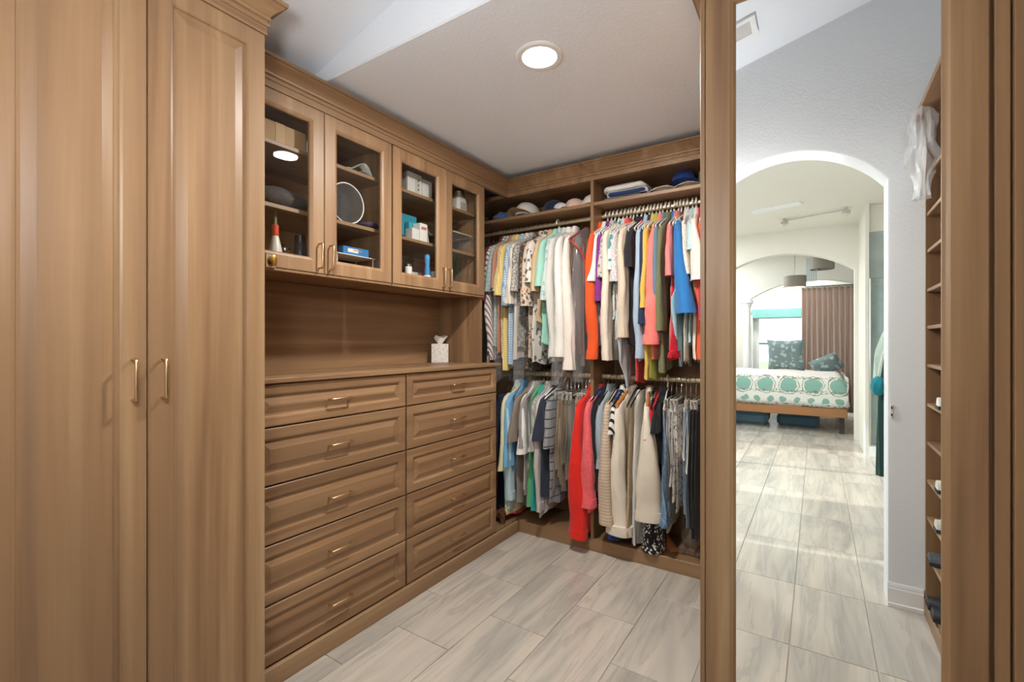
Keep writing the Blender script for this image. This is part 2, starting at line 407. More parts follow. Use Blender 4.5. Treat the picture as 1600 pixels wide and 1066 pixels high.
# the ceilings' fixtures, plus an added fill globe and bath rings
d = thing('recessed_light','round recessed light glowing in the flat closet ceiling','light',(-.926,1.613,H0),None)
MB().lathe(-.926,1.613,[(.094,H0),(.094,H0-.004),(.088,H0-.009),(.070,H0-.009),(.068,H0-.006),(.068,H0)],32).build('trim_ring', TRIMW, d)
MB().lathe(-.926,1.613,[(.067,H0-.003),(.067,H0-.0065),(.05,H0-.008),(.0,H0-.008)],32).build('diffuser', LED, d)
zv = z(-.58)
d = thing('pendant_lamp','unseen globe added as fill light, hung from the sloped ceiling by the wardrobe','lamp',(-.58,.12,zv),None)  # added out of view to light the closet from the front
MB().lathe(-.58,.12,[(.06,zv+.02),(.06,zv-.02),(.012,zv-.035),(.006,zv-.05),(.006,1.96),(.03,1.955),(.03,1.915)],20).build('stem', CHROME, d)
MB().lathe(-.58,.12,[(max(.09*math.sin(PI*k/16),.002),1.83-.09*math.cos(PI*k/16)) for k in range(17)],24).build('globe', FILL_GLOBE, d, 1.5)
for (x,y,zz,lab) in ((-1.75,-1.6,2.86,'unseen ring added around the bath fill light nearer the closet arch'),(-1.75,-3.6,2.86,'unseen ring added around the bath fill light nearer the bedroom')):  # rings added around the unseen bath fill lights
    d = thing('recessed_light',lab,'light',(x,y,zz))
    MB().lathe(x,y,[(.19,zz),(.19,zz-.01),(.16,zz-.012),(.155,zz)],28).build('trim_ring', TRIMW, d)
def vent(name,label,loc,L,W,rx,rz,n=9):
    d = thing(name,label,'vent',loc); d.rotation_euler = (0,rx,rz)
    f = MB()
    for a in ((-L/2,L/2,-W/2,-W/2+.025),(-L/2,L/2,W/2-.025,W/2),(-L/2,-L/2+.025,-W/2+.025,W/2-.025),(L/2-.025,L/2,-W/2+.025,W/2-.025)): f.box(a[0],a[1],a[2],a[3],-.012,0)
    o = f.build('frame', TRIMW, d, 0, loc=(0,0,0)); o.parent = d
    o = MB().box(-L/2+.02,L/2-.02,-W/2+.02,W/2-.02,-.003,-.001).build('duct_back', simple('vent_dark','#5d6f6a',.8), d, 0, loc=(0,0,0)); o.parent = d
    for k in range(n):
        y = -W/2+.025+(W-.05)*(k+.5)/n
        o = MB().add([(-L/2+.025,y-.005,-.011),(L/2-.025,y-.005,-.011),(L/2-.025,y+.003,-.004),(-L/2+.025,y+.003,-.004),(-L/2+.025,y-.005,-.0125),(L/2-.025,y-.005,-.0125),(L/2-.025,y+.003,-.0055),(-L/2+.025,y+.003,-.0055)],[(0,1,2,3),(7,6,5,4),(0,4,5,1),(2,6,7,3),(0,3,7,4),(1,5,6,2)]).build('slat', TRIMW, d, 0, loc=(0,0,0)); o.parent = d
vent('air_vent','white slatted air vent in the sloped ceiling, reflected at the top of the mirror',(-.43,.30,z(-.43)-.001),.36,.16,-math.atan(.25),0,6)
vent('air_vent','long narrow grey vent in the bath ceiling seen in the mirror',(-.40,-3.30,2.859),.52,.14,0,.25,4)
d = thing('track_light','slim ceiling track with two small round lamp heads, seen in the mirror','light',(-.05,-3.75,2.86))
MB().tube([(-.35,-3.95,2.835),(.28,-3.75,2.835)],.008).build('track', CHROME, d)
for x,y in ((-.35,-3.95),(.28,-3.75)): MB().lathe(x,y,[(.02,2.86),(.02,2.83),(.04,2.825),(.045,2.79),(.035,2.775),(0,2.775)],14).build('lamp_head', CHROME, d)

# ---------------------------------------------------------------- cabinet helpers
def sweep(name, path, prof, mat, parent=None):
    rings = []
    P = [Vector((p[0],p[1],0)) for p in path]
    def right(a,b): dd = (b-a).normalized(); return Vector((dd.y,-dd.x,0))
    for i,p in enumerate(P):
        if i == 0: n = right(P[0],P[1])
        elif i == len(P)-1: n = right(P[-2],P[-1])
        else:
            a,b = right(P[i-1],p), right(p,P[i+1]); n = (a+b)/(1+a.dot(b))
        rings.append([(p.x+n.x*o, p.y+n.y*o, zz) for o,zz in prof])
    return MB().loft(rings).build(name, mat, parent, .35)
CROWN = [(-.02,2.300),(.004,2.300),(.004,2.326),(.009,2.328),(.009,2.336),(.004,2.339),(.004,2.345),(.011,2.348),(.013,2.356),(.010,2.360),(.014,2.366),(.022,2.376),(.031,2.384),(.038,2.388),(.041,2.392),(.041,2.396),(.050,2.399),(.050,2.410),(-.02,2.410)]
RAISED = lambda fr,t: [(0,0),(0,t-.003),(.003,t),(fr-.006,t),(fr,t-.002),(fr+.003,t-.008),(fr+.010,t-.009),(fr+.034,t-.002),(fr+.036,t-.001)]
def hanged(p): return p
def handle(parent, c, axis, out, L=.106, name='handle'):
    """bar pull: centre c on the face, along axis, standing out along out"""
    c,a,o = Vector(c),Vector(axis),Vector(out); pts = []
    h = L/2; s = .026
    pts = [c-a*h, c-a*h+o*(s-.006), c-a*(h-.002)+o*(s-.002), c-a*(h-.006)+o*s, c+a*(h-.006)+o*s, c+a*(h-.002)+o*(s-.002), c+a*h+o*(s-.006), c+a*h]
    return MB().tube(pts,.0043,8).build(name, BRASS, parent, 1.0)
def raised_door(name, O,U,V_,N,w,h, fr, mat, parent, t=.02):
    m = MB(); m.rings_rect(O,U,V_,N,w,h,RAISED(fr,t)); return m.build(name, mat, parent, .3)
def glass_door(name, O,U,V_,N,w,h, fr, mat, parent, t=.02):
    m = MB(); m.rings_rect(O,U,V_,N,w,h,[(0,0),(0,t-.003),(.003,t),(fr-.014,t),(fr-.010,t-.002),(fr-.006,t-.003),(fr,t-.008),(fr,0)], False, True)
    return m.build(name, mat, parent, .3)

# ---------------------------------------------------------------- left wardrobe
XW = -1.506
t = thing('wardrobe','tall walnut wardrobe with two raised-panel doors, filling the left edge','wardrobe',(-1.85,.4,0))
MB().box(-2.22,XW-.021,-.03,.831,0.0,2.40).build('body', WZ, t, 0)
MB().box(XW-.021,XW,-.03,.202,.08,2.30,.002).build('filler_panel', WZ, t, 0)
for (y0,y1,hy) in ((.205,.5095,.478),(.5125,.830,.545)):
    dr = raised_door('door',(XW-.02,y0,.08),(0,1,0),(0,0,1),(1,0,0),y1-y0,2.22,.058,WZ,t)
    handle(dr,(XW,hy,1.20),(0,0,1),(1,0,0))
struct(sweep('trim_1',[(XW,-.03),(XW,.831),(-1.80,.831)],CROWN,WY))

# ---------------------------------------------------------------- chests of drawers, counter, kick boards
XD = -1.728
ZS = [(.977,1.137),(.756,.971),(.532,.750),(.305,.526),(.076,.299)]
for ci,(y0,y1,lab) in enumerate(((.892,1.664,'wide five-drawer walnut chest beside the tall wardrobe'),(1.675,2.453,'five-drawer walnut chest nearest the hanging clothes'))):
    t = thing('drawer_chest',lab,'drawers',(-1.95,(y0+y1)/2,.076))
    MB().box(-2.22,XD-.021,(y0 if ci else .832)-.004,y1+.005 if ci == 0 else y1,.0,1.139).build('body', WZ, t, 0)
    for z0,z1 in ZS:
        dr = raised_door('drawer',(XD-.02,y0,z0),(0,1,0),(0,0,1),(1,0,0),y1-y0,z1-z0,.040 if z1-z0 < .2 else .044,WY,t)
        handle(dr,(XD,(y0+y1)/2,(z0+z1)/2),(0,1,0),(1,0,0))
tag(MB().box(-2.22,XD+.012,.832,2.500,1.141,1.161,.003).build('countertop', WY, smooth=0),'long walnut countertop running over the drawer chests','countertop')
struct(MB().box(-1.728,-1.707,.832,2.69,0,.074,.002).build('baseboard_left', WY, smooth=0))
struct(MB().box(-1.707,-.29,2.69,2.711,0,.078,.002).build('baseboard_back', WX, smooth=0))
tag(MB().box(-2.22,-2.185,.832,2.41,1.161,1.592).build('back_panel', WY, smooth=0),'horizontal-grain walnut panel behind the countertop niche','panel')
tag(MB().box(-2.22,-1.822,2.408,2.426,1.161,2.30).build('side_panel', WZ, smooth=0),'walnut side panel between the countertop niche and the hanging clothes','panel')

# ---------------------------------------------------------------- glass wall cabinets
XU = -1.80; zb,zt = 1.595,2.30
def wall_cabinet(y0,ys,y1,lab):
    t = thing('wall_cabinet',lab,'cabinet',(-2.0,(y0+y1)/2,zb))
    xi = XU-.022
    MB().box(-2.22,xi,y0,y1,zb,zb+.057).build('bottom_panel', WY, t, 0)
    MB().box(-2.22,xi,y0,y1,zt-.02,zt).build('top_panel', WY, t, 0)
    MB().box(-2.22,-2.20,y0+.02,y1-.02,zb+.057,zt-.02).build('back_panel', WY, t, 0)
    MB().box(-2.22,xi,y0,y0+.018,zb+.057,zt-.02).build('side_panel', WZ, t, 0)
    if y1 < 2.3: MB().box(-2.22,xi,y1-.018,y1,zb+.057,zt-.02).build('side_panel', WZ, t, 0)
    MB().box(xi,XU-.004,y0,y1,zb-.012,zb-.001,.002).build('light_rail', WY, t, 0)
    for zz in (1.865,2.122): MB().box(-2.20,xi-.03,y0+.018,y1-.018,zz-.018,zz,.002).build('shelf', WY, t, 0)
    for a,b,hy in ((y0+.002,ys-.0015,ys-.027),(ys+.0015,y1-.002,ys+.027)):
        dr = glass_door('door',(XU-.02,a,zb),(0,1,0),(0,0,1),(1,0,0),b-a,zt-zb,.066,WZ,t)
        MB().box(XU-.016,XU-.012,a+.062,b-.062,zb+.062,zt-.062).build('glass_pane', GLASS, dr, 0)
        handle(dr,(XU,hy,1.67),(0,0,1),(1,0,0))
wall_cabinet(.852,1.2535,1.640,'glass-door wall cabinet nearest the tall wardrobe, holding a cardboard box')
wall_cabinet(1.646,2.046,2.426,'glass-door wall cabinet nearest the hanging clothes, holding white packs and a teal box')
struct(sweep('trim_2',[(XU,.832),(XU,2.69),(-.2866,2.69),(-.2866,1.44),(.428,1.44)],CROWN,WY))
d = thing('valet_hook','small chrome and brass fitting at the lower left corner of the glass cabinet','hook',(XU,1.005,1.62))
MB().box(XU,XU+.004,.993,1.034,1.592,1.648,.001).build('plate', CHROME, d, 0)
m = MB(); m.loft([[(XU+.004+dx,1.018+r*math.cos(k*PI/8),1.618+r*1.7*math.sin(k*PI/8)) for k in range(16)] for dx,r in ((0,.004),(.010,.004),(.011,.012),(.014,.013),(.015,.011))]); m.build('knob', GOLD, d, 1)

# ---------------------------------------------------------------- hanging closet on the back wall
t = thing('hanging_closet','open walnut hanging closet with top shelf and two rows of rods','closet',(-1.2,2.9,0))
MB().box(-2.22,-.30,3.045,3.065,.0,2.34).build('back_panel', WZ, t, 0)
MB().box(-1.180,-1.159,2.69,3.045,.078,2.305,.002).build('divider', WZ, t, 0)
MB().box(-.31,-.289,2.69,3.045,.078,2.305,.002).build('side_panel', WZ, t, 0)
MB().box(-2.22,-1.181,2.69,3.045,2.143,2.164,.002).build('shelf', WX, t, 0); MB().box(-1.158,-.311,2.69,3.045,2.143,2.164,.002).build('shelf', WX, t, 0)
MB().box(-2.22,-.289,2.70,3.045,2.306,2.33).build('top_panel', WX, t, 0)
MB().box(-2.22,-1.73,2.428,2.70,2.306,2.33).build('top_panel', WX, t, 0) if False else None
MB().box(-2.22,-.311,2.712,3.045,.056,.076).build('bottom_panel', WX, t, 0)
MB().box(-2.22,-1.730,2.456,2.712,.056,.076).build('bottom_panel', WX, t, 0)
ZR = {'U':2.105,'L':1.076}; YR = 2.83
for zz in ZR.values():
    for x0,x1 in ((-2.215,-1.182),(-1.157,-.312)):
        prof = [(.0075*math.cos(k*PI/6), .015*math.sin(k*PI/6)) for k in range(12)]
        r_ = MB().loft([[(x,YR+a,zz+b) for a,b in prof] for x in (x0,x1)]).build('closet_rod', ROD, t, 1)
        for x in (x0+.004,x1-.004): MB().loft([[(xx,YR+a*2.2,zz+b*1.5) for a,b in prof] for xx in (x-.004,x+.004)]).build('rod_socket', BRASS, r_, .5)

# ---------------------------------------------------------------- mirrored cabinet, end of the peninsula
YM = 1.44
t = thing('mirrored_cabinet','tall walnut cabinet end with a full-length framed mirror door','cabinet',(.07,2.2,0))
MB().box(-.2866,.428,YM+.0,3.04,0,2.40).build('body', WZ, t, 0) if False else MB().box(-.2866,.428,YM+.021,3.04,0,2.40).build('body', WZ, t, 0)
MB().box(-.2866,-.2735,YM+.002,YM+.021,0,2.30,.001).build('edge_strip', WZ, t, 0)
MB().box(-.2735,.322,YM+.004,YM+.021,0,.072).build('kick_panel', WX, t, 0)
dr = glass_door('door',(-.272,YM+.02,.075),(1,0,0),(0,0,1),(0,-1,0),.592,2.262,.079,WZ,t)
o = MB().box(-.272+.074,.320-.074,YM+.012,YM+.016,.075+.07,2.337-.07).build('mirror', MIRROR, dr, 0); o['label'] = 'full-length mirror glass reflecting the arch and bedroom'
MB().box(.328,.353,YM+.004,YM+.021,0,2.30,.002).build('filler_panel', WZ, t, 0)
MB().box(.357,.428,YM-.004,YM+.021,0,2.30,.002).build('corner_post', WZ, t, 0)

# ---------------------------------------------------------------- shoe shelves on the right wall (seen in the mirror)
t = thing('shoe_shelves','tall walnut shoe rack with many narrow shelves, reflected at the mirror edge','shelves',(.6,.6,0))
MB().box(.43,.745,-.034,-.014,0,2.36).build('side_panel', WZ, t, 0); MB().box(.43,.745,1.405,1.425,0,2.36).build('side_panel', WZ, t, 0)
MB().box(.738,.756,-.014,1.405,0,2.36).build('back_panel', WZ, t, 0)
MB().box(.39,.756,-.036,1.41,2.36,2.385,.002).build('top_panel', WY, t, 0)
MB().box(.426,.446,-.034,1.405,0,.075,.002).build('kick_panel', WY, t, 0)
for zz in (.09,.30,.475,.65,.83,1.01,1.195,1.375,1.55,1.735,1.91,2.09): MB().box(.434,.738,-.014,1.405,zz-.016,zz,.002).build('shelf', WY, t, 0)

# ---------------------------------------------------------------- hangers
def hook_pts(top=-.062, r=.0215):
    p = [(0, r*math.cos(a), r*math.sin(a)) for a in [math.radians(200-k*22) for k in range(10)]]
    return p+[(0,.012,-.030),(0,.003,-.042),(0,0,top)]
PROTO = {}
def hanger_proto(kind, label):
    t = thing('hanger',label,'hanger',(0,0,0),None)
    def part(m,name,mat,sm=1.0):
        o = m.build(name,mat,t,sm,loc=(0,0,0)); o.parent = t; return o
    arms = [(0,-.205,-.152),(0,-.19,-.142),(0,-.10,-.098),(0,-.02,-.066),(0,0,-.062),(0,.02,-.066),(0,.10,-.098),(0,.19,-.142),(0,.205,-.152)]
    if kind == 'white':
        part(MB().tube(hook_pts(-.062,.0245),.0058,6),'hook',WHITEP); part(MB().tube(arms+[(0,.20,-.162),(0,0,-.166),(0,-.20,-.162),(0,-.205,-.152)],.0042,6),'shoulder_bar',WHITEP)
    elif kind == 'wire':
        part(MB().tube(hook_pts(),.0016,5),'hook',GOLD); part(MB().tube(arms+[(0,.20,-.162),(0,0,-.164),(0,-.20,-.162),(0,-.205,-.152)],.0016,5),'shoulder_bar',WIREM)
    elif kind == 'wood':
        part(MB().tube(hook_pts(),.0018,6),'hook',CHROME); m = MB(); m.loft([[(a*.010,y,zz+b*.016) for a,b in ((1,0),(.7,.7),(0,1),(-.7,.7),(-1,0),(-.7,-.7),(0,-1),(.7,-.7))] for (_,y,zz) in arms]); part(m,'shoulder_bar',HWOOD)
    elif kind == 'black':
        part(MB().tube(hook_pts(),.0018,6),'hook',CHROME); m = MB(); m.loft([[(a*.003,y,zz+b*.009) for a,b in ((1,0),(.7,.7),(0,1),(-.7,.7),(-1,0),(-.7,-.7),(0,-1),(.7,-.7))] for (_,y,zz) in arms]); part(m,'shoulder_bar',BLACKP)
    elif kind == 'clip':
        part(MB().tube(hook_pts(-.10),.0018,6),'hook',CHROME); part(MB().tube([(0,-.175,-.112),(0,-.02,-.104),(0,0,-.10),(0,.02,-.104),(0,.175,-.112)],[.005,.006,.007,.006,.005],6),'shoulder_bar',CLEARP)
        for s in (-1,1): part(MB().box(-.011,.011,s*.125-.007,s*.125+.007,-.158,-.100,.003),'clip',CLEARP,.5)
    return t
def hang(kind, loc, rz, label):
    if kind not in PROTO:
        t = hanger_proto(kind, label); PROTO[kind] = t; t.location = loc; t.rotation_euler = (0,0,rz); return t
    return dup(PROTO[kind], loc, label, rz)

# ---------------------------------------------------------------- garments
def ring(a, b, zz, uc=0, vc=0, n=26, rip=0, k=6, ph=0, hem=None, ea=.75):
    out = []; n = max(n,26); wr = min(1,rip/.0035)
    for i in range(n):
        th = 2*PI*i/n; c_,s_ = math.cos(th), math.sin(th)
        u = uc+a*math.copysign(abs(c_)**ea,c_); v = vc+b*math.copysign(abs(s_)**.8,s_)
        v += rip*math.sin(k*u*10+ph+zz*2.2)
        if wr: q = noise.noise(Vector((u*13+ph*7,zz*7,ph))); v += .0048*wr*q+.003*wr*noise.noise(Vector((u*30+zz*12,zz*16,ph+5))); u += .005*wr*q*(1 if c_ < 0 else .4)
        z_ = zz+(hem(u) if hem else 0)
        out.append((v,u,z_))
    return out
def part_of(t, m, name, mat, sm=1.2):
    o = m.build(name, mat, t, sm, loc=(0,0,0)); o.parent = t; return o
FLARE = {'brightblue':(.052,.045),'crimson':(.048,.012),'whitepuff':(.046,.02),'eyelet':(.034,.0),'coralpink':(.045,-.018),'whitemint':(.030,-.005),'sparkle':(.032,.0),'bluegrid':(.030,0),
 'gingham':(.028,0),'mint':(.030,.0),'orange':(.034,.0),'offwhite':(.036,.012),'white':(.030,.0),'ivory':(.048,0),'ivory2':(.068,.012),'scarlet':(.055,-.014),'coralheather':(.042,0),'ribbeige':(.040,-.006),
 'greydenim':(.030,0),'leafprint':(.028,0),'cream':(.026,0),'beige':(.028,0),'navyblack':(.034,0),'floral':(.034,0),'slateblue':(.026,0),'lightblue':(.022,0),'paleblue':(.030,.01),'creamstripe':(.026,0)}
BODYF = {'speckle':4.6,'tantweed':3.0,'royal':2.6,'scarlet':1.8,'palegrey':1.5,'corallace':1.8,'purple':1.3,'red':1.5,'greyblue':1.8,'olive':1.7,'lime':1.5,'mustard':1.4,'creamhem':2.2,'green':1.8,'orange':1.6,'offwhite':1.5,'ivory2':1.8}
WIDE = {'brightblue':.105,'crimson':.10,'whitepuff':.085,'coralpink':.085,'eyelet':.075,'whitemint':.075}
TURN = {'brightblue':.30,'crimson':.30,'whitepuff':.22,'eyelet':.12,'ivory2':.25,'white':.12,'ivory':-.12,'speckle':.25,'orange':.12,'scarlet':-.10,'paleblue':.2,'coralpink':.05,'denim':.15,'offwhite':.22}
def garment(rod, kind, x, zb, sl, zs, key, hg, label):
    z0 = ZR[rod]; mat = fab(key); rz = TURN.get(key,0)+R.uniform(-.05,.05)
    thick = .0125 if rod == 'U' and x < -1.2 else .0135
    if key in ('ivory2','orange','scarlet','coralheather','ribbeige','ivory'): thick = .02
    cat = {'polo':'shirt','tshirt':'shirt','tunic':'blouse'}.get(kind,kind)
    grp = 'clothes on the upper rods' if rod == 'U' else 'clothes on the lower rods'
    t = thing(kind, label, cat, (x,YR,z0), grp, rz)
    ph = R.uniform(0,6); L = z0-zb
    hem = lambda u: .010*math.sin(u*30+ph)+(.02*R0*u/.2)
    R0 = R.uniform(-1,1)
    hk = {'trousers':'pair','jeans':'pair'}.get(kind)
    hang(hg,(x,YR,z0),rz,{'white':'white plastic','wire':'thin wire','wood':'wooden','black':'black velvet','clip':'clear clip'}[hg]+' hanger carrying the '+' '.join(label.split()[:9]))
    if kind in ('trousers','jeans'):
        for j,(vo,l_) in enumerate(((.007,L),(-.008,L-.03-.05*R.random()))):
            m = MB(); rs = []
            for i in range(16):
                s = i/15; zz = -.158-(l_-.158)*s
                rs.append(ring(.148+.012*math.sin(3*s+ph), .0075+.003*math.sin(6*s+j), zz, -.012*s, vo+.004*math.sin(5*s+ph+j), 18, .003*s, 5, ph, hem if i == 15 else None))
            m.loft(rs); part_of(t,m,'leg',mat)
        m = MB(); m.loft([ring(.150,.012,zz,0,0,18) for zz in (-.172,-.158,-.150)]); part_of(t,m,'waistband',mat)
        return t
    if kind == 'scarf':
        m = MB(); rs = []
        for i in range(14):
            s = i/13; zz = -.12-(L-.12)*s
            rs.append(ring(.05+.06*math.sin(PI*min(1,s*1.1))+(.03 if s > .5 else 0)-(.07*max(0,s-.8)*5*.8), .011+.004*math.sin(8*s+ph), zz, -.10, .006*math.sin(7*s), 20, .006, 9, ph))
        m.loft(rs); part_of(t,m,'cloth',mat); return t
    if kind == 'skirt':
        m = MB(); rs = []; rf = key in ('redruffle','denim')
        for i in range(18):
            s = i/17; zz = -.15-(L-.15)*s
            rs.append(ring(.14+.06*s, thick*(.8+.5*s), zz, -.02*s, 0, 30, (.003+.010*s) if rf else .004*s, 11 if rf else 6, ph, hem if i == 17 else None))
        m.loft(rs); part_of(t,m,'skirt_body',mat)
        if rf:
            m = MB(); m.loft([ring(.20+a_,thick*1.3+a_*.5,-L+dz,-.02,0,40,.012,16,ph) for a_,dz in ((0,.035),(.012,.018),(.02,-.006),(.014,-.010),(0,.0))]); part_of(t,m,'ruffle',mat)
        m = MB(); m.loft([ring(.142,.013,zz,0,0,20) for zz in (-.175,-.15,-.145)]); part_of(t,m,'waistband',mat)
        return t
    big = key in ('orange','cream','scarlet','ivory2','ribbeige','coralheather','offwhite','beige','brightblue','crimson','whitepuff')
    female = (rod == 'U' and x > -1.16) or (rod == 'L' and x > -1.16) or key == 'greyband'
    sw = (.20 if sl != 'N' else .165)*(.84 if female and not big else 1)
    fb,fv = FLARE.get(key,(.020 if female else .018,0)); bf = BODYF.get(key,1)
    prof = [(-.070,.052,.020),(-.082,.066,.024),(-.105,.115,.022),(-.135,sw-.025,.018),(-.165,sw-.002,thick*1.05),(-.25,sw-.004,thick)]
    rs = [ring(a,min(b,thick*1.7),zz) for zz,a,b in prof]
    n = 20
    flare = .035 if kind in ('dress','tunic') else .015
    for i in range(1,n+1):
        s = i/n; zz = -.25-(L-.25)*s
        rs.append(ring(min(sw-.004+flare*s,.212), thick*(1+.25*math.sin(4*s+ph))*(1+(bf-1)*s), zz, -.006*s, .004*math.sin(3*s+ph)*s, 22, .0065*s, 5+2*R0, ph, hem if i == n else None))
    e = rs[-1]; rs.append([(v*.6,u*.97,zz+.012) for v,u,zz in e])
    m = MB(); m.loft(rs); part_of(t,m,'body',mat)
    # sleeves
    if sl != 'N':
        wsl = WIDE.get(key, .062 if sl == 'S' else .052); zl = max(min(zs-z0,-.24), -.98 if rod == 'L' else -1.1)
        for side in (-1,1):
            m = MB(); rs = []
            if sl == 'S':
                st = [(-.128,.150,.022,.012),(-.150,.180,.038,.016),(-.185,.196,.048,.017)]
                for i in range(1,9):
                    s = i/8; st.append((-.185+(zl+.185)*s, .198+.035*s, .05+(wsl-.05)*s, .018+(max(fb,.022)-.018)*s, fv*s))
            else:
                st = [(-.128,.150,.022,.012),(-.150,.180,.038,.016),(-.19,.198,.05,.018)]
                for i in range(1,19):
                    s = i/18; bend = .022*math.sin(PI*min(1,s*1.2)); st.append((-.19+(zl+.19)*s, .200+bend, .052-.014*s+(wsl-.052)*(s if s > .6 else 0), .019+(max(fb,.017)-.019)*min(1,s*1.5), fv*s))
            for i,e_ in enumerate(st):
                zz,uc,a,b = e_[:4]; vv = e_[4] if len(e_) > 4 else 0; uc *= sw/.20
                k = 1 if side < 0 else .82; a_ = a if side < 0 else a*.5
                rs.append(ring(a_, b if side < 0 else min(b,.018), zz, side*uc*k, (vv if side < 0 else 0)+.005*math.sin(9*zz+ph+side), 16, .0035*min(1,i/4), 8, ph+side))
            e = rs[-1]; cu = sum(p[1] for p in e)/len(e); cv = sum(p[0] for p in e)/len(e)
            rs.append([(cv+(v-cv)*.7,cu+(u-cu)*.9,zz+.02) for v,u,zz in e])
            m.loft(rs); part_of(t,m,'sleeve',mat)
            if sl == 'L' and side < 0 and kind in ('shirt','jacket','blouse','cardigan'):
                zz,uc,a,b,vv = st[-1]; uc *= sw/.20; ww = 1.12 if key != 'ivory' else 1.7
                m = MB(); m.loft([ring(a*q_,b*q_,zz+dz,-uc,vv+.005*math.sin(9*zz+ph-1),16,.003,8,ph-1) for dz,q_ in ((.05,1.0),(.05,ww*.96),(.0,ww),(-.006,ww*.98),(-.006,.9))]); part_of(t,m,'cuff',mat)
    if kind in ('shirt','polo','jacket','blouse') and key not in ('royal','limeX'):
        m = MB(); m.loft([ring(a,b,zz,0,0,18,ea=1) for a,b,zz in ((.046,.014,-.062),(.050,.018,-.048),(.056,.021,-.046),(.078,.027,-.088),(.074,.025,-.092))],True,False,False); part_of(t,m,'collar',mat)
    if key in ('orange','white','skyblue','ivory2','offwhite'):
        bm_ = simple('pearl_button','#e8dfd2',.3)
        for k in range(5):
            zz = -.2-(L-.3)*k/4; m = MB(); v0 = thick*1.02; u0 = -.12
            m.loft([[(v0+dv,u0+rr*math.cos(q_*PI/5),zz+rr*math.sin(q_*PI/5)) for q_ in range(10)] for dv,rr in ((-.002,.006),(.002,.006),(.003,.004))]); part_of(t,m,'button',bm_,.6)
    return t
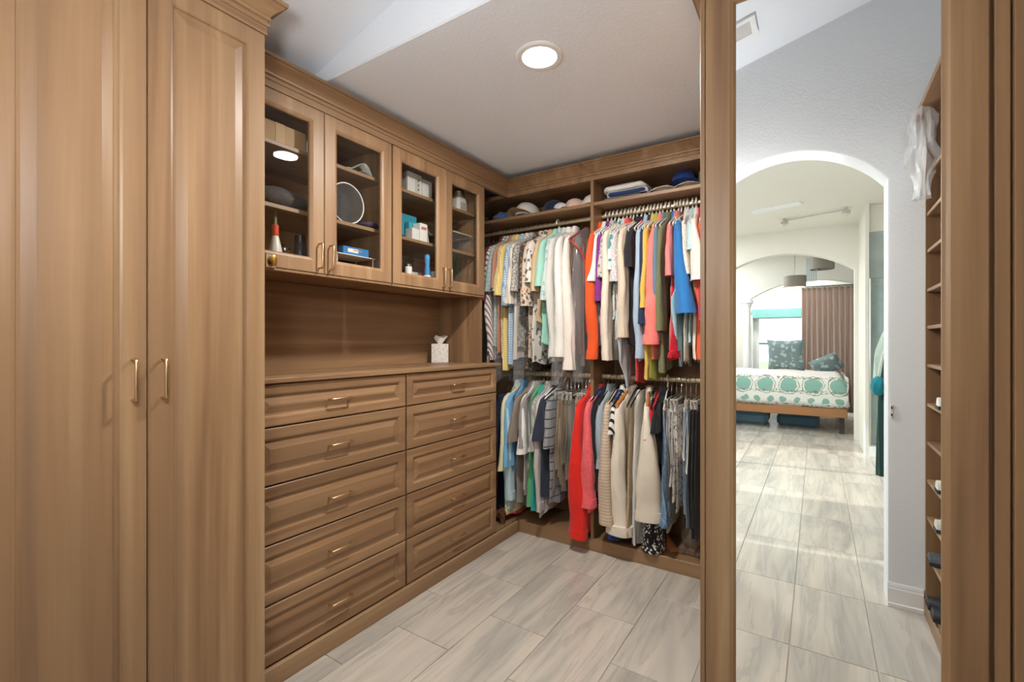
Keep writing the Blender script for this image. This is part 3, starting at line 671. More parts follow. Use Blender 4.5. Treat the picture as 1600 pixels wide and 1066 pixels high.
GARMENTS = [
('U','shirt',-1.915,1.22,'S',1.58,'maroon','wire','dark maroon shirt hanging against the glass cabinet side on the upper rod'),
('U','shirt',-1.888,1.19,'L',1.18,'maroonstripe','wire','white shirt with slanting maroon stripes hanging at the upper left corner'),
('U','shirt',-1.861,1.25,'S',1.64,'tealplaid','wire','grey teal plaid short-sleeve shirt under thin plastic, upper left corner'),
('U','shirt',-1.834,1.20,'S',1.66,'salmonbrown','wire','salmon brown shirt hanging left of the yellow gingham shirt'),
('U','shirt',-1.808,1.18,'S',1.64,'tanprint','wire','tan shirt with a tiny dotted print beside the yellow gingham shirt'),
('U','shirt',-1.781,1.13,'S',1.61,'gingham','wire','yellow gingham short-sleeve shirt hanging left of the blue grid-checked shirt'),
('U','shirt',-1.740,1.16,'S',1.54,'bluegrid','wire','light blue grid-checked short-sleeve shirt beside the yellow gingham one'),
('U','shirt',-1.698,1.18,'S',1.55,'creamstripe','wire','cream shirt with faint grey stripes right of the blue grid-checked shirt'),
('U','shirt',-1.663,1.25,'S',1.63,'greyprint','wire','grey mottled print shirt between cream striped and dark paisley shirts'),
('U','shirt',-1.623,1.11,'S',1.64,'paisley','wire','dark brown paisley short-sleeve shirt on the upper left rod'),
('U','shirt',-1.589,1.19,'S',1.53,'floral','wire','brown and white floral shirt with turned cuffs, right of the paisley shirt'),
('U','shirt',-1.550,1.15,'S',1.68,'leafprint','wire','white short-sleeve shirt with dark leaf print left of the mint polo'),
('U','shirt',-1.516,1.42,'S',1.62,'tan','wire','plain tan shirt just left of the mint green polo'),
('U','polo',-1.478,1.28,'S',1.65,'mint','white','mint green short-sleeve polo shirt on the upper left rod'),
('U','shirt',-1.445,1.19,'S',1.56,'palegreenprint','wire','pale blue green printed shirt right of the mint polo'),
('U','shirt',-1.413,1.19,'L',1.21,'palegrey','wire','pale grey long-sleeve shirt in clear plastic left of the white shirts'),
('U','shirt',-1.386,1.19,'L',1.21,'white','wire','white long-sleeve dress shirt, left one of the two white ones'),
('U','shirt',-1.345,1.22,'L',1.13,'offwhite','wire','off-white long-sleeve dress shirt beside the red-trimmed garment bag'),
('U','shirt',-1.159,1.23,'L',1.20,'orange','wire','bright orange long-sleeve shirt with pale buttons by the closet divider'),
('U','blouse',-1.127,1.28,'S',1.66,'whitemint','white','white blouse with mint shading hanging right of the orange shirt'),
('U','blouse',-1.102,1.35,'S',1.54,'purple','white','purple top hanging between the orange shirt and the long cream top'),
('U','blouse',-1.077,1.26,'S',1.68,'silverprint','white','grey and black swirl print blouse on the upper right rod'),
('U','tunic',-1.053,1.19,'L',1.19,'cream','white','long plain cream tunic left of the coral lace top'),
('U','blouse',-1.025,1.43,'S',1.72,'tealwhite','white','white blouse with teal flashes behind the sparkling lilac top'),
('U','blouse',-1.001,1.32,'S',1.65,'sparkle','white','sparkling lilac grey short-sleeve top above the coral lace top'),
('U','blouse',-0.977,1.33,'N',0.00,'corallace','white','coral red lace top hanging below the sparkling lilac top'),
('U','scarf',-0.958,1.03,'N',0.00,'greyblue','white','very long pale grey blue wrap hanging lower than its neighbours'),
('U','cardigan',-0.935,1.35,'L',1.33,'beige','white','beige cardigan with a plain cuff left of the red dress'),
('U','blouse',-0.908,1.28,'S',1.73,'blacksheer','white','black sheer cap-sleeve blouse hanging left of the red dress'),
('U','dress',-0.885,1.06,'N',0.00,'red','white','long sleeveless red dress on the upper right rod'),
('U','shirt',-0.859,1.20,'L',1.21,'lightblue','white','light blue long-sleeve shirt right of the red dress'),
('U','shirt',-0.840,1.28,'S',1.40,'navy','white','navy shirt between the light blue and the mustard shirts'),
('U','blouse',-0.818,1.10,'S',1.49,'mustard','white','mustard yellow blouse left of the coral pink top'),
('U','blouse',-0.796,1.08,'N',0.00,'lime','white','lime green top with its hem showing below the pink top'),
('U','blouse',-0.778,1.21,'L',1.29,'coralpink','white','coral pink flared-sleeve blouse on the upper right rod'),
('U','shirt',-0.753,1.30,'L',1.31,'slateblue','white','slate blue denim shirt between coral pink and bright blue tops'),
('U','blouse',-0.731,1.15,'S',1.36,'olive','white','olive green blouse just left of the bright blue blouse'),
('U','blouse',-0.707,1.46,'S',1.45,'brightblue','white','bright blue wide-sleeve blouse on the upper right rod'),
('U','blouse',-0.686,1.26,'S',1.66,'salmonpink','white','salmon pink top right of the bright blue blouse'),
('U','skirt',-0.669,1.22,'N',0.00,'redruffle','white','red ruffled skirt showing below the bright blue blouse'),
('U','scarf',-0.648,1.16,'N',0.00,'aqua','white','pale aqua scarf hanging below the white eyelet top'),
('U','blouse',-0.631,1.17,'S',1.66,'eyelet','white','white eyelet puff-sleeve top right of the bright blue blouse'),
('U','blouse',-0.604,1.28,'S',1.79,'paleblue','white','pale blue collared blouse above the white puff-sleeve blouse'),
('U','blouse',-0.584,1.19,'S',1.62,'whitepuff','white','white satin blouse with a big puffed sleeve'),
('U','blouse',-0.557,1.26,'S',1.41,'crimson','white','crimson wide-sleeve blouse nearest the mirrored cabinet'),
('U','shirt',-0.531,1.21,'L',1.21,'coralorange','white','coral orange shirt half hidden behind the mirrored cabinet'),
('L','trousers',-1.866,0.11,'N',0.00,'navy','wire','navy trousers in the corner next to the drawers'),
('L','shirt',-1.797,0.17,'L',0.24,'paleblue','wire','pale blue shirt hanging next to the drawers on the lower rod'),
('L','dress',-1.765,0.10,'S',0.44,'creamhem','wire','cream dress with a red edged floral hem beside the drawers'),
('L','polo',-1.729,0.44,'S',0.47,'skyblue','wire','sky blue polo shirt on the lower left rod'),
('L','jeans',-1.738,0.22,'N',0.00,'denim','wire','blue jeans hanging behind the sky blue polo'),
('L','shirt',-1.673,0.21,'S',0.64,'taupe','wire','taupe short-sleeve shirt right of the sky blue polo'),
('L','shirt',-1.648,0.34,'S',0.57,'white','wire','white shirt corner pointing down among grey shirts, lower left rod'),
('L','shirt',-1.618,0.27,'S',0.61,'midgrey','wire','mid grey short-sleeve shirt above the green shirt'),
('L','dress',-1.593,0.22,'N',0.00,'green','wire','green dress showing below the grey shirts'),
('L','dress',-1.569,0.17,'N',0.00,'teal','wire','turquoise dress showing below the grey shirts'),
('L','shirt',-1.540,0.26,'S',0.60,'greystripe','wire','light grey fine-striped shirt left of the navy tee'),
('L','shirt',-1.516,0.18,'L',0.21,'lightgrey','wire','plain light grey long-sleeve shirt touching the navy tee'),
('L','tshirt',-1.483,0.29,'S',0.67,'navyblack','white','navy short-sleeve tee behind the empty white hanger'),
('L','shirt',-1.436,0.24,'S',0.62,'greyband','wire','grey shirt with dark horizontal bands left of the khaki trousers'),
('L','trousers',-1.436,0.36,'N',0.00,'khaki1','clip','olive khaki trousers, first pair right of the banded grey shirt'),
('L','trousers',-1.408,0.43,'N',0.00,'khaki2','clip','tan khaki trousers, second pair from the banded grey shirt'),
('L','trousers',-1.381,0.33,'N',0.00,'khaki3','clip','brownish khaki trousers, third pair from the banded grey shirt'),
('L','trousers',-1.353,0.47,'N',0.00,'khaki1','clip','olive khaki trousers in the middle of the khaki row'),
('L','trousers',-1.326,0.35,'N',0.00,'greykhaki','clip','grey khaki trousers left of the white trousers'),
('L','trousers',-1.299,0.39,'N',0.00,'offwhite','clip','white trousers among the khaki trousers'),
('L','trousers',-1.273,0.35,'N',0.00,'khaki2','clip','tan khaki trousers right of the white trousers'),
('L','trousers',-1.251,0.35,'N',0.00,'khaki3','clip','brownish khaki trousers next to the red shirt'),
('L','trousers',-1.229,0.38,'N',0.00,'greykhaki','clip','grey khaki trousers half behind the red shirt'),
('L','shirt',-1.214,0.10,'L',0.08,'scarlet','wire','scarlet long-sleeve shirt reaching almost to the floor'),
('L','shirt',-1.167,0.27,'L',0.30,'coralheather','white','heathered coral long-sleeve knit top beside the scarlet shirt'),
('L','shirt',-1.152,0.30,'N',0.00,'royal','black','royal blue top peeking out right of the coral knit'),
('L','cardigan',-1.122,0.37,'L',0.41,'black','black','black cardigan behind the grey denim jacket, lower right rod'),
('L','jacket',-1.094,0.51,'L',0.54,'greydenim','black','light grey blue denim jacket left of the beige ribbed cardigan'),
('L','cardigan',-1.053,0.19,'L',0.22,'ribbeige','black','beige ribbed long cardigan on the lower right rod'),
('L','dress',-1.029,0.10,'N',0.00,'royal','black','royal blue dress hem hanging below the beige cardigan'),
('L','blouse',-1.009,0.71,'S',0.76,'bwstripe','black','black and white diagonally striped short-sleeve blouse'),
('L','trousers',-0.997,0.10,'N',0.00,'black','black','black trousers hanging to the floor below the ivory blouse'),
('L','blouse',-0.962,0.19,'L',0.17,'ivory','wood','ivory blouse with a wide pointed cuff'),
('L','skirt',-0.931,0.17,'N',0.00,'tantweed','black','tan tweed skirt below the wide ivory cuff'),
('L','dress',-0.900,0.10,'N',0.00,'palegrey','black','pale grey pleated dress hem below the tan skirt'),
('L','jacket',-0.851,0.30,'L',0.29,'ivory2','wood','broad ivory jacket on a wooden hanger, lower right rod'),
('L','dress',-0.825,0.10,'N',0.00,'speckle','black','black dress with white speckles hanging below the ivory jacket'),
('L','dress',-0.789,0.57,'S',0.75,'red','black','red dress just right of the ivory jacket'),
('L','shirt',-0.767,0.59,'S',0.79,'black','black','black top between the red dress and the denim skirt'),
('L','skirt',-0.746,0.28,'N',0.00,'denim','white','blue denim skirt with a frayed ruffled hem'),
('L','trousers',-0.723,0.23,'N',0.00,'stone','clip','stone coloured trousers right of the denim skirt'),
('L','trousers',-0.695,0.44,'N',0.00,'camogrey','clip','white trousers with grey camouflage print'),
('L','trousers',-0.667,0.35,'N',0.00,'greywhiteprint','clip','white trousers with small brown grey print, right of the camouflage pair'),
('L','trousers',-0.639,0.57,'N',0.00,'offwhite','clip','white trousers left of the pale blue pair on clips'),
('L','trousers',-0.615,0.27,'N',0.00,'lightblue','clip','pale blue trousers left of the black trousers'),
('L','trousers',-0.585,0.20,'N',0.00,'charcoal','clip','charcoal trousers, left of two dark pairs by the mirrored cabinet'),
('L','trousers',-0.555,0.20,'N',0.00,'black','clip','black trousers nearest the mirrored cabinet'),
]
for g in GARMENTS: garment(*g)
# a bare hanger dangling on the lower left rod, turned to the room
hang('white',(-1.432,YR-.002,ZR['L']),-.22,'bare white plastic hanger swung towards the room in front of the navy tee')
for k,x in enumerate((-2.06,-2.02,-1.97)): hang('wire',(x,YR,ZR['U']),0,('leftmost','second','third')[k]+' bare wire hanger from the cabinet end of the upper rod')['group'] = 'bare wire hangers in the upper left corner'

def film_bag(label, x, rod, zb, hv, matl, vo=0, rz=0, un=.225):
    t = thing('garment_bag',label,'bag',(x,YR,ZR[rod]),None,rz); ph = R.uniform(0,6); L = ZR[rod]-zb; rs = []
    pr = [(-.055,.03,.01),(-.085,.08,.7),(-.12,.15,.9),(-.16,un-.01,1)]
    for zz,a,b in pr: rs.append(ring(min(a,.2) if a > .2 else a, hv*b, zz, 0, vo, 26))
    for i in range(1,13):
        s = i/12; rs.append(ring(un-.015+.012*math.sin(6*s+ph), hv*(1+.15*math.sin(9*s+ph)), -.16-(L-.16)*s, -.012, vo, 26, .005+.006*s, 10, ph+2*s, (lambda u: .03*math.sin(u*26+ph)) if i == 12 else None))
    m = MB(); m.loft(rs,True,False,False); part_of(t,m,'film',matl); return t
film_bag('clear dry-cleaning bag over the teal plaid shirt, upper left corner',-1.858,'U',1.03,.028,FILM)
film_bag('clear dry-cleaning bag over the cream striped and grey print shirts',-1.685,'U',1.02,.036,FILM)
film_bag('clear dry-cleaning bag over the white dress shirts, reaching the lower rod',-1.385,'U',1.00,.05,FILM)
t = film_bag('clear garment bag with red piped edges left of the orange shirt',-1.262,'U',1.08,.05,FILM,0,.1,.245)
RED = simple('red_piping','#b5302b',.5)
m = MB(); m.tube([(0,.03,-.052),(-.02,-.08,-.095),(-.04,-.235,-.175),(-.01,-.25,-.20),(.035,-.235,-.25),(.052,-.205,-.31),(.055,-.19,-.5),(.056,-.18,-.75)],.006,6); part_of(t,m,'red_piping',RED)
m = MB(); m.tube([(0,.03,-.052),(.03,.12,-.11),(.045,.19,-.17),(.05,.195,-.5)],.0048,6); part_of(t,m,'red_piping',RED)
film_bag('crumpled clear film bag hanging over the grey shirts, lower left corner',-1.745,'L',.70,.022,FILM)

# ---------------------------------------------------------------- caps and folded things on the top shelf
SH = 2.1645
def cap(label, loc, rz, c1, c2, s=1.0, tilt=0, name='cap', hc=1.0):
    t = thing(name,label,'hat',loc,'caps on the top shelf',rz); M1 = fabric('cap'+c1,c1); M2 = fabric('cap'+c2,c2)
    t.rotation_euler = (tilt,0,rz)
    m = MB(); rs = []
    for r,zz in ((.080,.0),(.088,.004),(.092,.03),(.086,.065),(.068,.092),(.04,.108),(.012,.113)):
        rs.append([(s*r*math.cos(a)*.92, s*(r*math.sin(a)*1.08), s*zz*hc) for a in [2*PI*k/24 for k in range(24)]])
    m.loft(rs,True,False,True); part_of(t,m,'crown',M1)
    m = MB(); rr = []
    for i in range(7):
        q = i/6; row = []
        for k in range(15):
            a = -PI*(k/14); rad = .09+.07*q*math.sin(PI*k/14)**.7
            row.append((s*rad*math.cos(a)*.93, s*(rad*math.sin(a)), s*(.010-.018*q*q+.022*math.sin(PI*k/14)*q-.012*q*abs(math.cos(a)))))
        rr.append(row)
    top = [[(x,y,zz+.002) for x,y,zz in row] for row in rr]
    n0 = rr+top[::-1]; m.loft(n0+[rr[0]],False,False,False); part_of(t,m,'bill',M2)
    m = MB(); m.lathe(0,0,[(.009*s,.111*s*hc),(.009*s,.116*s*hc),(.005*s,.119*s*hc)],10); part_of(t,m,'button',M1)
    return t
cap('white baseball cap with tan bill at the left of the top shelf',(-1.722,2.82,SH+.006),-.25,'#d9d4cb','#a98a63',.98,-.22)
cap('navy cap in the middle of the left top shelf',(-1.525,2.86,SH+.002),.5,'#232c45','#39435e',.95)
cap('white cap with dark stripe beside the navy cap',(-1.44,2.79,SH+.002),.9,'#d5d5d6','#c6c8cf',.55)
cap('pale pink cap between the navy cap and the closet divider',(-1.345,2.82,SH+.002),-.4,'#d8b9ab','#d3a99a',.72)
cap('small white cap against the closet divider on the top shelf',(-1.232,2.85,SH+.002),.3,'#dcd6cb','#e2dcd0',.85)
cap('white visor-style cap with blue emblem on the right top shelf',(-.775,2.79,SH+.002),.5,'#d0ccc4','#e6e2d8',.85,hc=.30)
cap('flat cream cap near the mirrored cabinet on the top shelf',(-.62,2.80,SH+.002),.2,'#cfc4ae','#e0d7c4',.85,hc=.25)
cap('royal blue cap on top of the dark bag, right top shelf',(-.67,2.90,SH+.070),.3,'#26418a','#2b4a9c',.80)
def lump(name,label,cat,c,sx,sy,sz,matl,seed=1,flat=True,grp=None):
    t = thing(name,label,cat,(c[0],c[1],c[2]),grp); m = MB(); rs = []
    for i in range(9):
        th = PI*i/8; ring_ = []
        for k in range(20):
            a = 2*PI*k/20; d = Vector((math.sin(th)*math.cos(a),math.sin(th)*math.sin(a),math.cos(th)))
            q = 1+.22*noise.noise(d*1.7+Vector((seed*3.1,0,0))); x_,y_,z_ = d.x*sx*q,d.y*sy*q,d.z*sz*q
            ring_.append((x_,y_,max(z_+sz*.85,0) if flat else z_+sz))
        rs.append(ring_)
    m.loft(rs); part_of(t,m,'cloth' if name in ('bundle','pouch') else 'shell',matl); return t
lump('pouch','blue and navy soft pouch at the left end of the top shelf','bag',(-1.93,2.84,SH),.075,.09,.045,fabric('bluepouch','#2f4577','#5f79a8','heather'),2)
lump('bundle','dark bundle of clothing behind the caps, right top shelf','clothes',(-.63,2.93,SH),.14,.08,.04,fabric('darkbundle','#23283a'),5)
lump('bundle','green cloth bundle beside the mirrored cabinet on the top shelf','clothes',(-.50,2.80,SH),.065,.09,.06,fabric('greenb','#3d6a4c'),7)
def folded(label, x0,x1,y0,y1,z0,h,key,c1,c2=None,pat=None):
    t = thing('folded_shirt',label,'clothes',((x0+x1)/2,(y0+y1)/2,z0),'folded shirts on the top shelf'); m = MB(); rs = []
    for (zz,i) in ((0,.006),(h*.3,0),(h*.7,0),(h,.012)):
        rs.append([( (x0+x1)/2+((x1-x0)/2-i)*math.copysign(abs(math.cos(a))**.35,math.cos(a)), (y0+y1)/2+((y1-y0)/2-i)*math.copysign(abs(math.sin(a))**.35,math.sin(a)), z0+zz+.004*math.sin(5*a)) for a in [2*PI*k/28 for k in range(28)]])
    m.loft(rs); m.build('cloth', fabric(key,c1,c2,pat), t, 1.2)
folded('dark grey folded shirt at the bottom of the right top shelf pile',-1.13,-.86,2.73,2.98,SH+.001,.022,'fold1','#6e6e70')
folded('navy folded shirt in the middle of the right top shelf pile',-1.10,-.83,2.72,2.98,SH+.028,.028,'fold2','#2b3a63','#d5d5d5','stripe_d')
folded('white folded shirt on top of the right top shelf pile',-1.12,-.85,2.72,2.97,SH+.061,.030,'fold3','#d8d6d0')

# ---------------------------------------------------------------- tissue box on the counter
t = thing('tissue_box','white speckled cube tissue box with a tissue, on the countertop','tissue box',(-2.095,2.325,1.161),None,.72)
m = MB().box(-.055,.055,-.055,.055,0,.125,.003); part_of(t,m,'box',fabric('tissuebox','#d9d4cd','#bfc4bc','speckle',.8,'#c9b3b4'),.4)
m = MB(); rs = []
for i in range(6):
    s = i/5; rs.append([((.012+.030*s)*math.cos(a)*(1+.25*math.sin(3*a+s)), (.006+.022*s*(1-.5*s))*math.sin(a)*(1+.3*math.cos(5*a)), .123+.05*s+.010*math.sin(2*a)*s) for a in [2*PI*k/20 for k in range(20)]])
m.loft(rs); part_of(t,m,'tissue',fabric('tissue','#ebe6df'),1.2)
t = thing('bottle','small black and silver bottle at the end of the countertop','bottle',(-1.80,2.46,1.161))
MB().lathe(-1.80,2.46,[(.012,1.161),(.013,1.163),(.013,1.20),(.008,1.206),(.008,1.212)],14).build('body', CHROME, t, .5); MB().lathe(-1.80,2.46,[(.009,1.212),(.009,1.235),(.007,1.238)],14).build('cap', BLACKP, t, .5)

# ---------------------------------------------------------------- contents of the glass cabinets
S1,S2,S3 = 1.6525,1.8655,2.1225
BEFORE = set(C.objects)
def box_item(name,label,cat,x0,x1,y0,y1,z0,z1,col,parts=(),rz=0,bev=.002):
    c = ((x0+x1)/2,(y0+y1)/2,z0); t = thing(name,label,cat,c,None,rz)
    part_of(t, MB().box(x0-c[0],x1-c[0],y0-c[1],y1-c[1],0,z1-z0,bev),'box',simple('card'+col,col,.6),.3)
    for nm,a,colr in parts: part_of(t, MB().box(*a,.0004) ,nm,simple('card'+colr,colr,.6),.3)
    return t
box_item('cardboard_box','plain tan cardboard box on the upper shelf of the left glass cabinet','box',-2.08,-1.90,.93,1.165,S3,S3+.085,'#a98558',[('flap_tape',(.0905,.0915,-.02,.02,.0,.085),'#b8966a')])
box_item('carton','pale blue white carton behind the small box, left glass cabinet upper shelf','box',-2.06,-1.99,1.175,1.232,S3,S3+.105,'#b9c3c6')
box_item('carton','small white carton right of the cardboard box, left glass cabinet','box',-1.975,-1.92,1.18,1.225,S3,S3+.065,'#c9d0d2',[('label',(.028,.0286,-.015,.015,.01,.03),'#6a7c95')])
lump('handbag','dark grey soft handbag on the middle shelf of the leftmost glass door','bag',(-1.99,1.10,S2),.085,.135,.055,fabric('greybag','#4b4745','#5a524c','heather'),3)
def bottle(label, x,y,z0,prof,col,cap_prof,capcol,name='bottle',nozzle=None):
    t = thing(name,label,'bottle',(x,y,z0)); MB().lathe(x,y,[(r,z0+h) for r,h in prof],18).build('body', simple('bt'+col,col,.35), t, .6)
    MB().lathe(x,y,[(r,z0+h) for r,h in cap_prof],16).build('cap', simple('bt'+capcol,capcol,.35), t, .6)
    if nozzle: MB().lathe(x,y,[(r,z0+h) for r,h in nozzle],10).build('nozzle', simple('nozzle','#7d7b5e',.4), t, .6)
    return t
bottle('white cone-shaped glue bottle with orange cap and long tip, left glass cabinet',-1.93,1.045,S1,[(.026,0),(.027,.004),(.026,.03),(.014,.085),(.011,.095)],'#d8d0c4',[(.013,.09),(.0135,.092),(.0135,.135),(.010,.138)],'#d5502f',nozzle=[(.007,.138),(.005,.19),(.004,.2)])
bottle('black aerosol can with silver band beside the glue bottle',-1.94,1.165,S1,[(.024,0),(.025,.003),(.025,.075),(.022,.08)],'#2b2f38',[(.023,.08),(.023,.115),(.02,.118)],'#191a1d',name='can')
for (y,h,lab) in ((1.085,.06,'small clear glass jar between glue bottle and black can'),(1.118,.045,'smaller clear glass jar touching the black can')):
    t = thing('jar',lab,'jar',(-1.98,y,S1)); MB().lathe(-1.98,y,[(.0,S1),(.022,S1),(.023,S1+.004),(.023,S1+h),(.019,S1+h),(.019,S1+.006),(0,S1+.006)],18).build('glass', CLEAR, t, .5); MB().lathe(-1.98,y,[(.024,S1+h),(.024,S1+h+.01),(.02,S1+h+.011)],18).build('lid', CHROME, t, .4)
# door 2
t = thing('face_mask','curved white plastic visor piece on the second door upper shelf','mask',(-1.96,1.52,S3))
m = MB(); rs = []
for i in range(13):
    s = i/12; y = 1.42+.15*s; zz = S3+.022+.055*math.sin(PI*s**1.6)*(.35+.8*s)
    rs.append([(-1.96+.03*math.cos(a), y+.004*math.sin(a), zz+.007*math.sin(a)) for a in [2*PI*k/10 for k in range(10)]])
m.loft(rs).build('strap', WHITEP, t, 1.2)
m = MB(); rs = []
for i in range(9):
    s = i/8; a0 = PI*s; rs.append([(-1.955+.025*math.cos(a), 1.53+.045*math.cos(a0)*-1+.004*math.sin(a), S3+.004+.030*math.sin(a0)+.005*math.sin(a)) for a in [2*PI*k/10 for k in range(10)]])
m.loft(rs).build('rim', WHITEP, t, 1.2)
t = thing('toiletry_bag','clear vinyl toiletry bag with white piping on the second door middle shelf','bag',(-1.97,1.41,S2))
m = MB(); rs = [[(-1.97+dx,1.41+.095*math.cos(a)*(1-.12*q),S2+.10+.095*math.sin(a)*(1-.06*q)) for a in [2*PI*k/26 for k in range(26)]] for dx,q in ((-.05,.6),(-.045,0),(.045,0),(.05,.6))]
m.loft(rs,True,True,True); o = m.build('vinyl', CLEAR, t, .6)
m = MB(); m.tube([(-1.92,1.41+.096*math.cos(a),S2+.10+.096*math.sin(a)) for a in [2*PI*k/26 for k in range(27)]],.003,6); m.build('piping', WHITEP, t)
lump('pouch','shiny dark purple grey pouch lying beside the clear toiletry bag','bag',(-1.95,1.555,S2),.06,.06,.024,simple('shinypouch','#4a4450',.2),9)
t = thing('tray','thin white tray edge carrying a blue packet, second glass door','tray',(-1.97,1.47,S1+.06))
MB().box(-2.05,-1.90,1.335,1.565,S1+.062,S1+.066,.001).build('tray_top', WHITEP, t, 0)
for y in (1.345,1.555):
    for x in (-2.04,-1.91): MB().tube([(x,y,S1),(x,y,S1+.062)],.003).build('leg', WHITEP, t)
box_item('packet','bright blue packet with orange and white print on the white tray','packet',-1.98,-1.91,1.38,1.53,S1+.0665,S1+.105,'#2a6fa8',[('print',(.0352,.0358,-.05,.01,.012,.03),'#e2dcd2'),('print',(.0352,.036,-.02,.03,.02,.026),'#d9763f')])
# door 3
box_item('carton','white boxed pack with black dots on the third door upper shelf','box',-2.0,-1.925,1.755,1.865,S3,S3+.125,'#cfcbc3',[('label',(.0376,.038,.0,.035,.02,.10),'#b9b5ad'),('dot',(.0376,.0384,.022,.032,.085,.095),'#3a3a3a'),('dot',(.0376,.0384,.022,.032,.06,.07),'#3a3a3a'),('dot',(.0376,.0384,.022,.032,.035,.045),'#3a3a3a')])
box_item('carton','plain white pack right of the dotted pack, third door upper shelf','box',-2.0,-1.93,1.875,1.955,S3,S3+.115,'#d6d2ca')
box_item('carton','teal box standing behind white cartons on the third door middle shelf','box',-2.08,-2.0,1.74,1.90,S2,S2+.165,'#2f8fa0')
box_item('carton','low teal box beside the tall teal box, third door middle shelf','box',-1.995,-1.96,1.80,1.915,S2,S2+.115,'#3a9aab')
box_item('carton','white carton with red lettering in front of the teal boxes','box',-1.955,-1.90,1.825,1.885,S2,S2+.105,'#d8d3cb',[('red_print',(.0278,.0283,-.02,.02,.07,.085),'#c4664e')])
box_item('carton','small white carton left of the red lettered carton','box',-1.955,-1.90,1.765,1.82,S2,S2+.065,'#cdc8c2')
box_item('carton','dark box with red and white label at the third door frame','box',-1.96,-1.90,1.955,2.0,S2,S2+.06,'#2b2423',[('label',(.0302,.0307,-.018,.018,.008,.05),'#d9d2ca'),('red_print',(.0308,.0313,-.014,.014,.016,.032),'#b93a2e')])
t = thing('cable','bundle of white cable loops on the third door middle shelf','cable',(-1.95,1.93,S2))
for k in range(4): MB().tube([(-1.94+.004*k,1.885+.012*k,S2+.012),(-1.945,1.90+.012*k,S2+.05),(-1.95,1.925+.006*k,S2+.085+.004*k),(-1.945,1.95,S2+.075),(-1.94,1.965-.006*k,S2+.066)],.0035).build('loop', WHITEP, t)
t = thing('hand_brush','blue-handled brush with white base on the third door bottom shelf','brush',(-1.93,1.915,S1))
MB().lathe(-1.93,1.915,[(.024,S1),(.026,S1+.004),(.024,S1+.03),(.017,S1+.034)],18).build('base', WHITEP, t, .5); MB().lathe(-1.93,1.915,[(.017,S1+.034),(.018,S1+.06),(.013,S1+.09),(.017,S1+.13),(.014,S1+.15),(.006,S1+.156)],16).build('grip', simple('brush_blue','#3c8fc4',.35), t, 1)
t = thing('bowl','small clear glass bowl beside the blue brush','bowl',(-1.93,1.825,S1)); MB().lathe(-1.93,1.825,[(.0,S1),(.018,S1),(.032,S1+.035),(.029,S1+.035),(.016,S1+.005),(0,S1+.005)],20).build('glass', CLEAR, t, .6)
t = thing('jar','white jar with chrome lid at the left frame of the third door','jar',(-1.93,1.765,S1)); MB().lathe(-1.93,1.765,[(.018,S1),(.02,S1+.004),(.02,S1+.06),(.017,S1+.064)],16).build('body', WHITEP, t, .5); MB().lathe(-1.93,1.765,[(.018,S1+.064),(.018,S1+.076),(.016,S1+.078)],16).build('lid', CHROME, t, .5)
box_item('carton','low white carton right of the blue brush','box',-1.98,-1.91,1.945,1.99,S1,S1+.06,'#cfcac3'); box_item('carton','pinkish white carton behind the blue brush','box',-2.06,-2.0,1.85,1.91,S1,S1+.055,'#c9b9b0')
# door 4
t = thing('jug','white plastic jug on the fourth door upper shelf','jug',(-1.96,2.195,S3))
m = MB(); rs = []
for a_,b_,h in ((.040,.048,0),(.043,.052,.006),(.043,.052,.07),(.038,.046,.095),(.022,.028,.118),(.020,.024,.128)): rs.append([(-1.96+a_*math.copysign(abs(math.cos(a))**.5,math.cos(a)),2.195+b_*math.copysign(abs(math.sin(a))**.5,math.sin(a)),S3+h) for a in [2*PI*k/24 for k in range(24)]])
m.loft(rs).build('body', simple('jug_white','#d9d5cc',.45), t, .8); MB().box(-1.918,-1.9165,2.165,2.225,S3+.015,S3+.065,.0004).build('label', simple('jug_label','#a9a69f',.5), t, 0)
MB().lathe(-1.96,2.195,[(.021,S3+.128),(.021,S3+.142),(.018,S3+.144)],14).build('cap', WHITEP, t, .5)
t = thing('storage_tray','clear plastic storage tray with lid on the fourth door middle shelf','tray',(-1.98,2.18,S2))
MB().box(-2.08,-1.91,2.09,2.265,S2,S2+.11,.01).build('tub', CLEAR, t, .3); MB().box(-2.085,-1.905,2.085,2.27,S2+.111,S2+.122,.003).build('lid', CLEARP, t, .3)
box_item('packet','flat white packet on the fourth door bottom shelf','packet',-1.95,-1.90,2.15,2.24,S1,S1+.018,'#d9d7d2')

for o in [o for o in C.objects if o not in BEFORE and o.parent is None]:
    y = o.location.y; o.location.y = y+(.045 if y < 1.25 else .03 if y < 1.65 else .085 if y < 2.04 else .12); o.location.x += .03
# ---------------------------------------------------------------- shoes
def heel(label, loc, rz, col, grp=None):
    t = thing('shoe',label,'shoe',loc,grp,rz); rs = []
    for i in range(15):
        s = i/14; y = .12-.24*s; lift = .075*max(0,(s-.35)/.65)**1.3; hw = .036*math.sin(PI*min(1,.12+s*.95))**.5*(1-.15*s)+.004
        ht = .022+.012*math.sin(PI*s)+.03*max(0,s-.55)
        rs.append([(hw*math.cos(a), y, lift+.004+ht*max(0,math.sin(a))*1.2+(.002*math.sin(a) if math.sin(a) < 0 else 0)) for a in [2*PI*k/14 for k in range(14)]])
    m = MB(); m.loft(rs); part_of(t,m,'upper',simple('leather'+col,col,.35),1)
    m = MB(); m.loft([[(r*math.cos(a),-.095+r*.9*math.sin(a),zz) for a in [2*PI*k/12 for k in range(12)]] for r,zz in ((.018,0),(.017,.01),(.022,.05),(.028,.075))]); part_of(t,m,'heel',simple('heel'+col,'#5b3a26',.4),1)
    return t
heel('tan leather heeled shoe on the closet floor below the denim skirt',(-.845,2.90,.0765),2.6,'#a5683c')
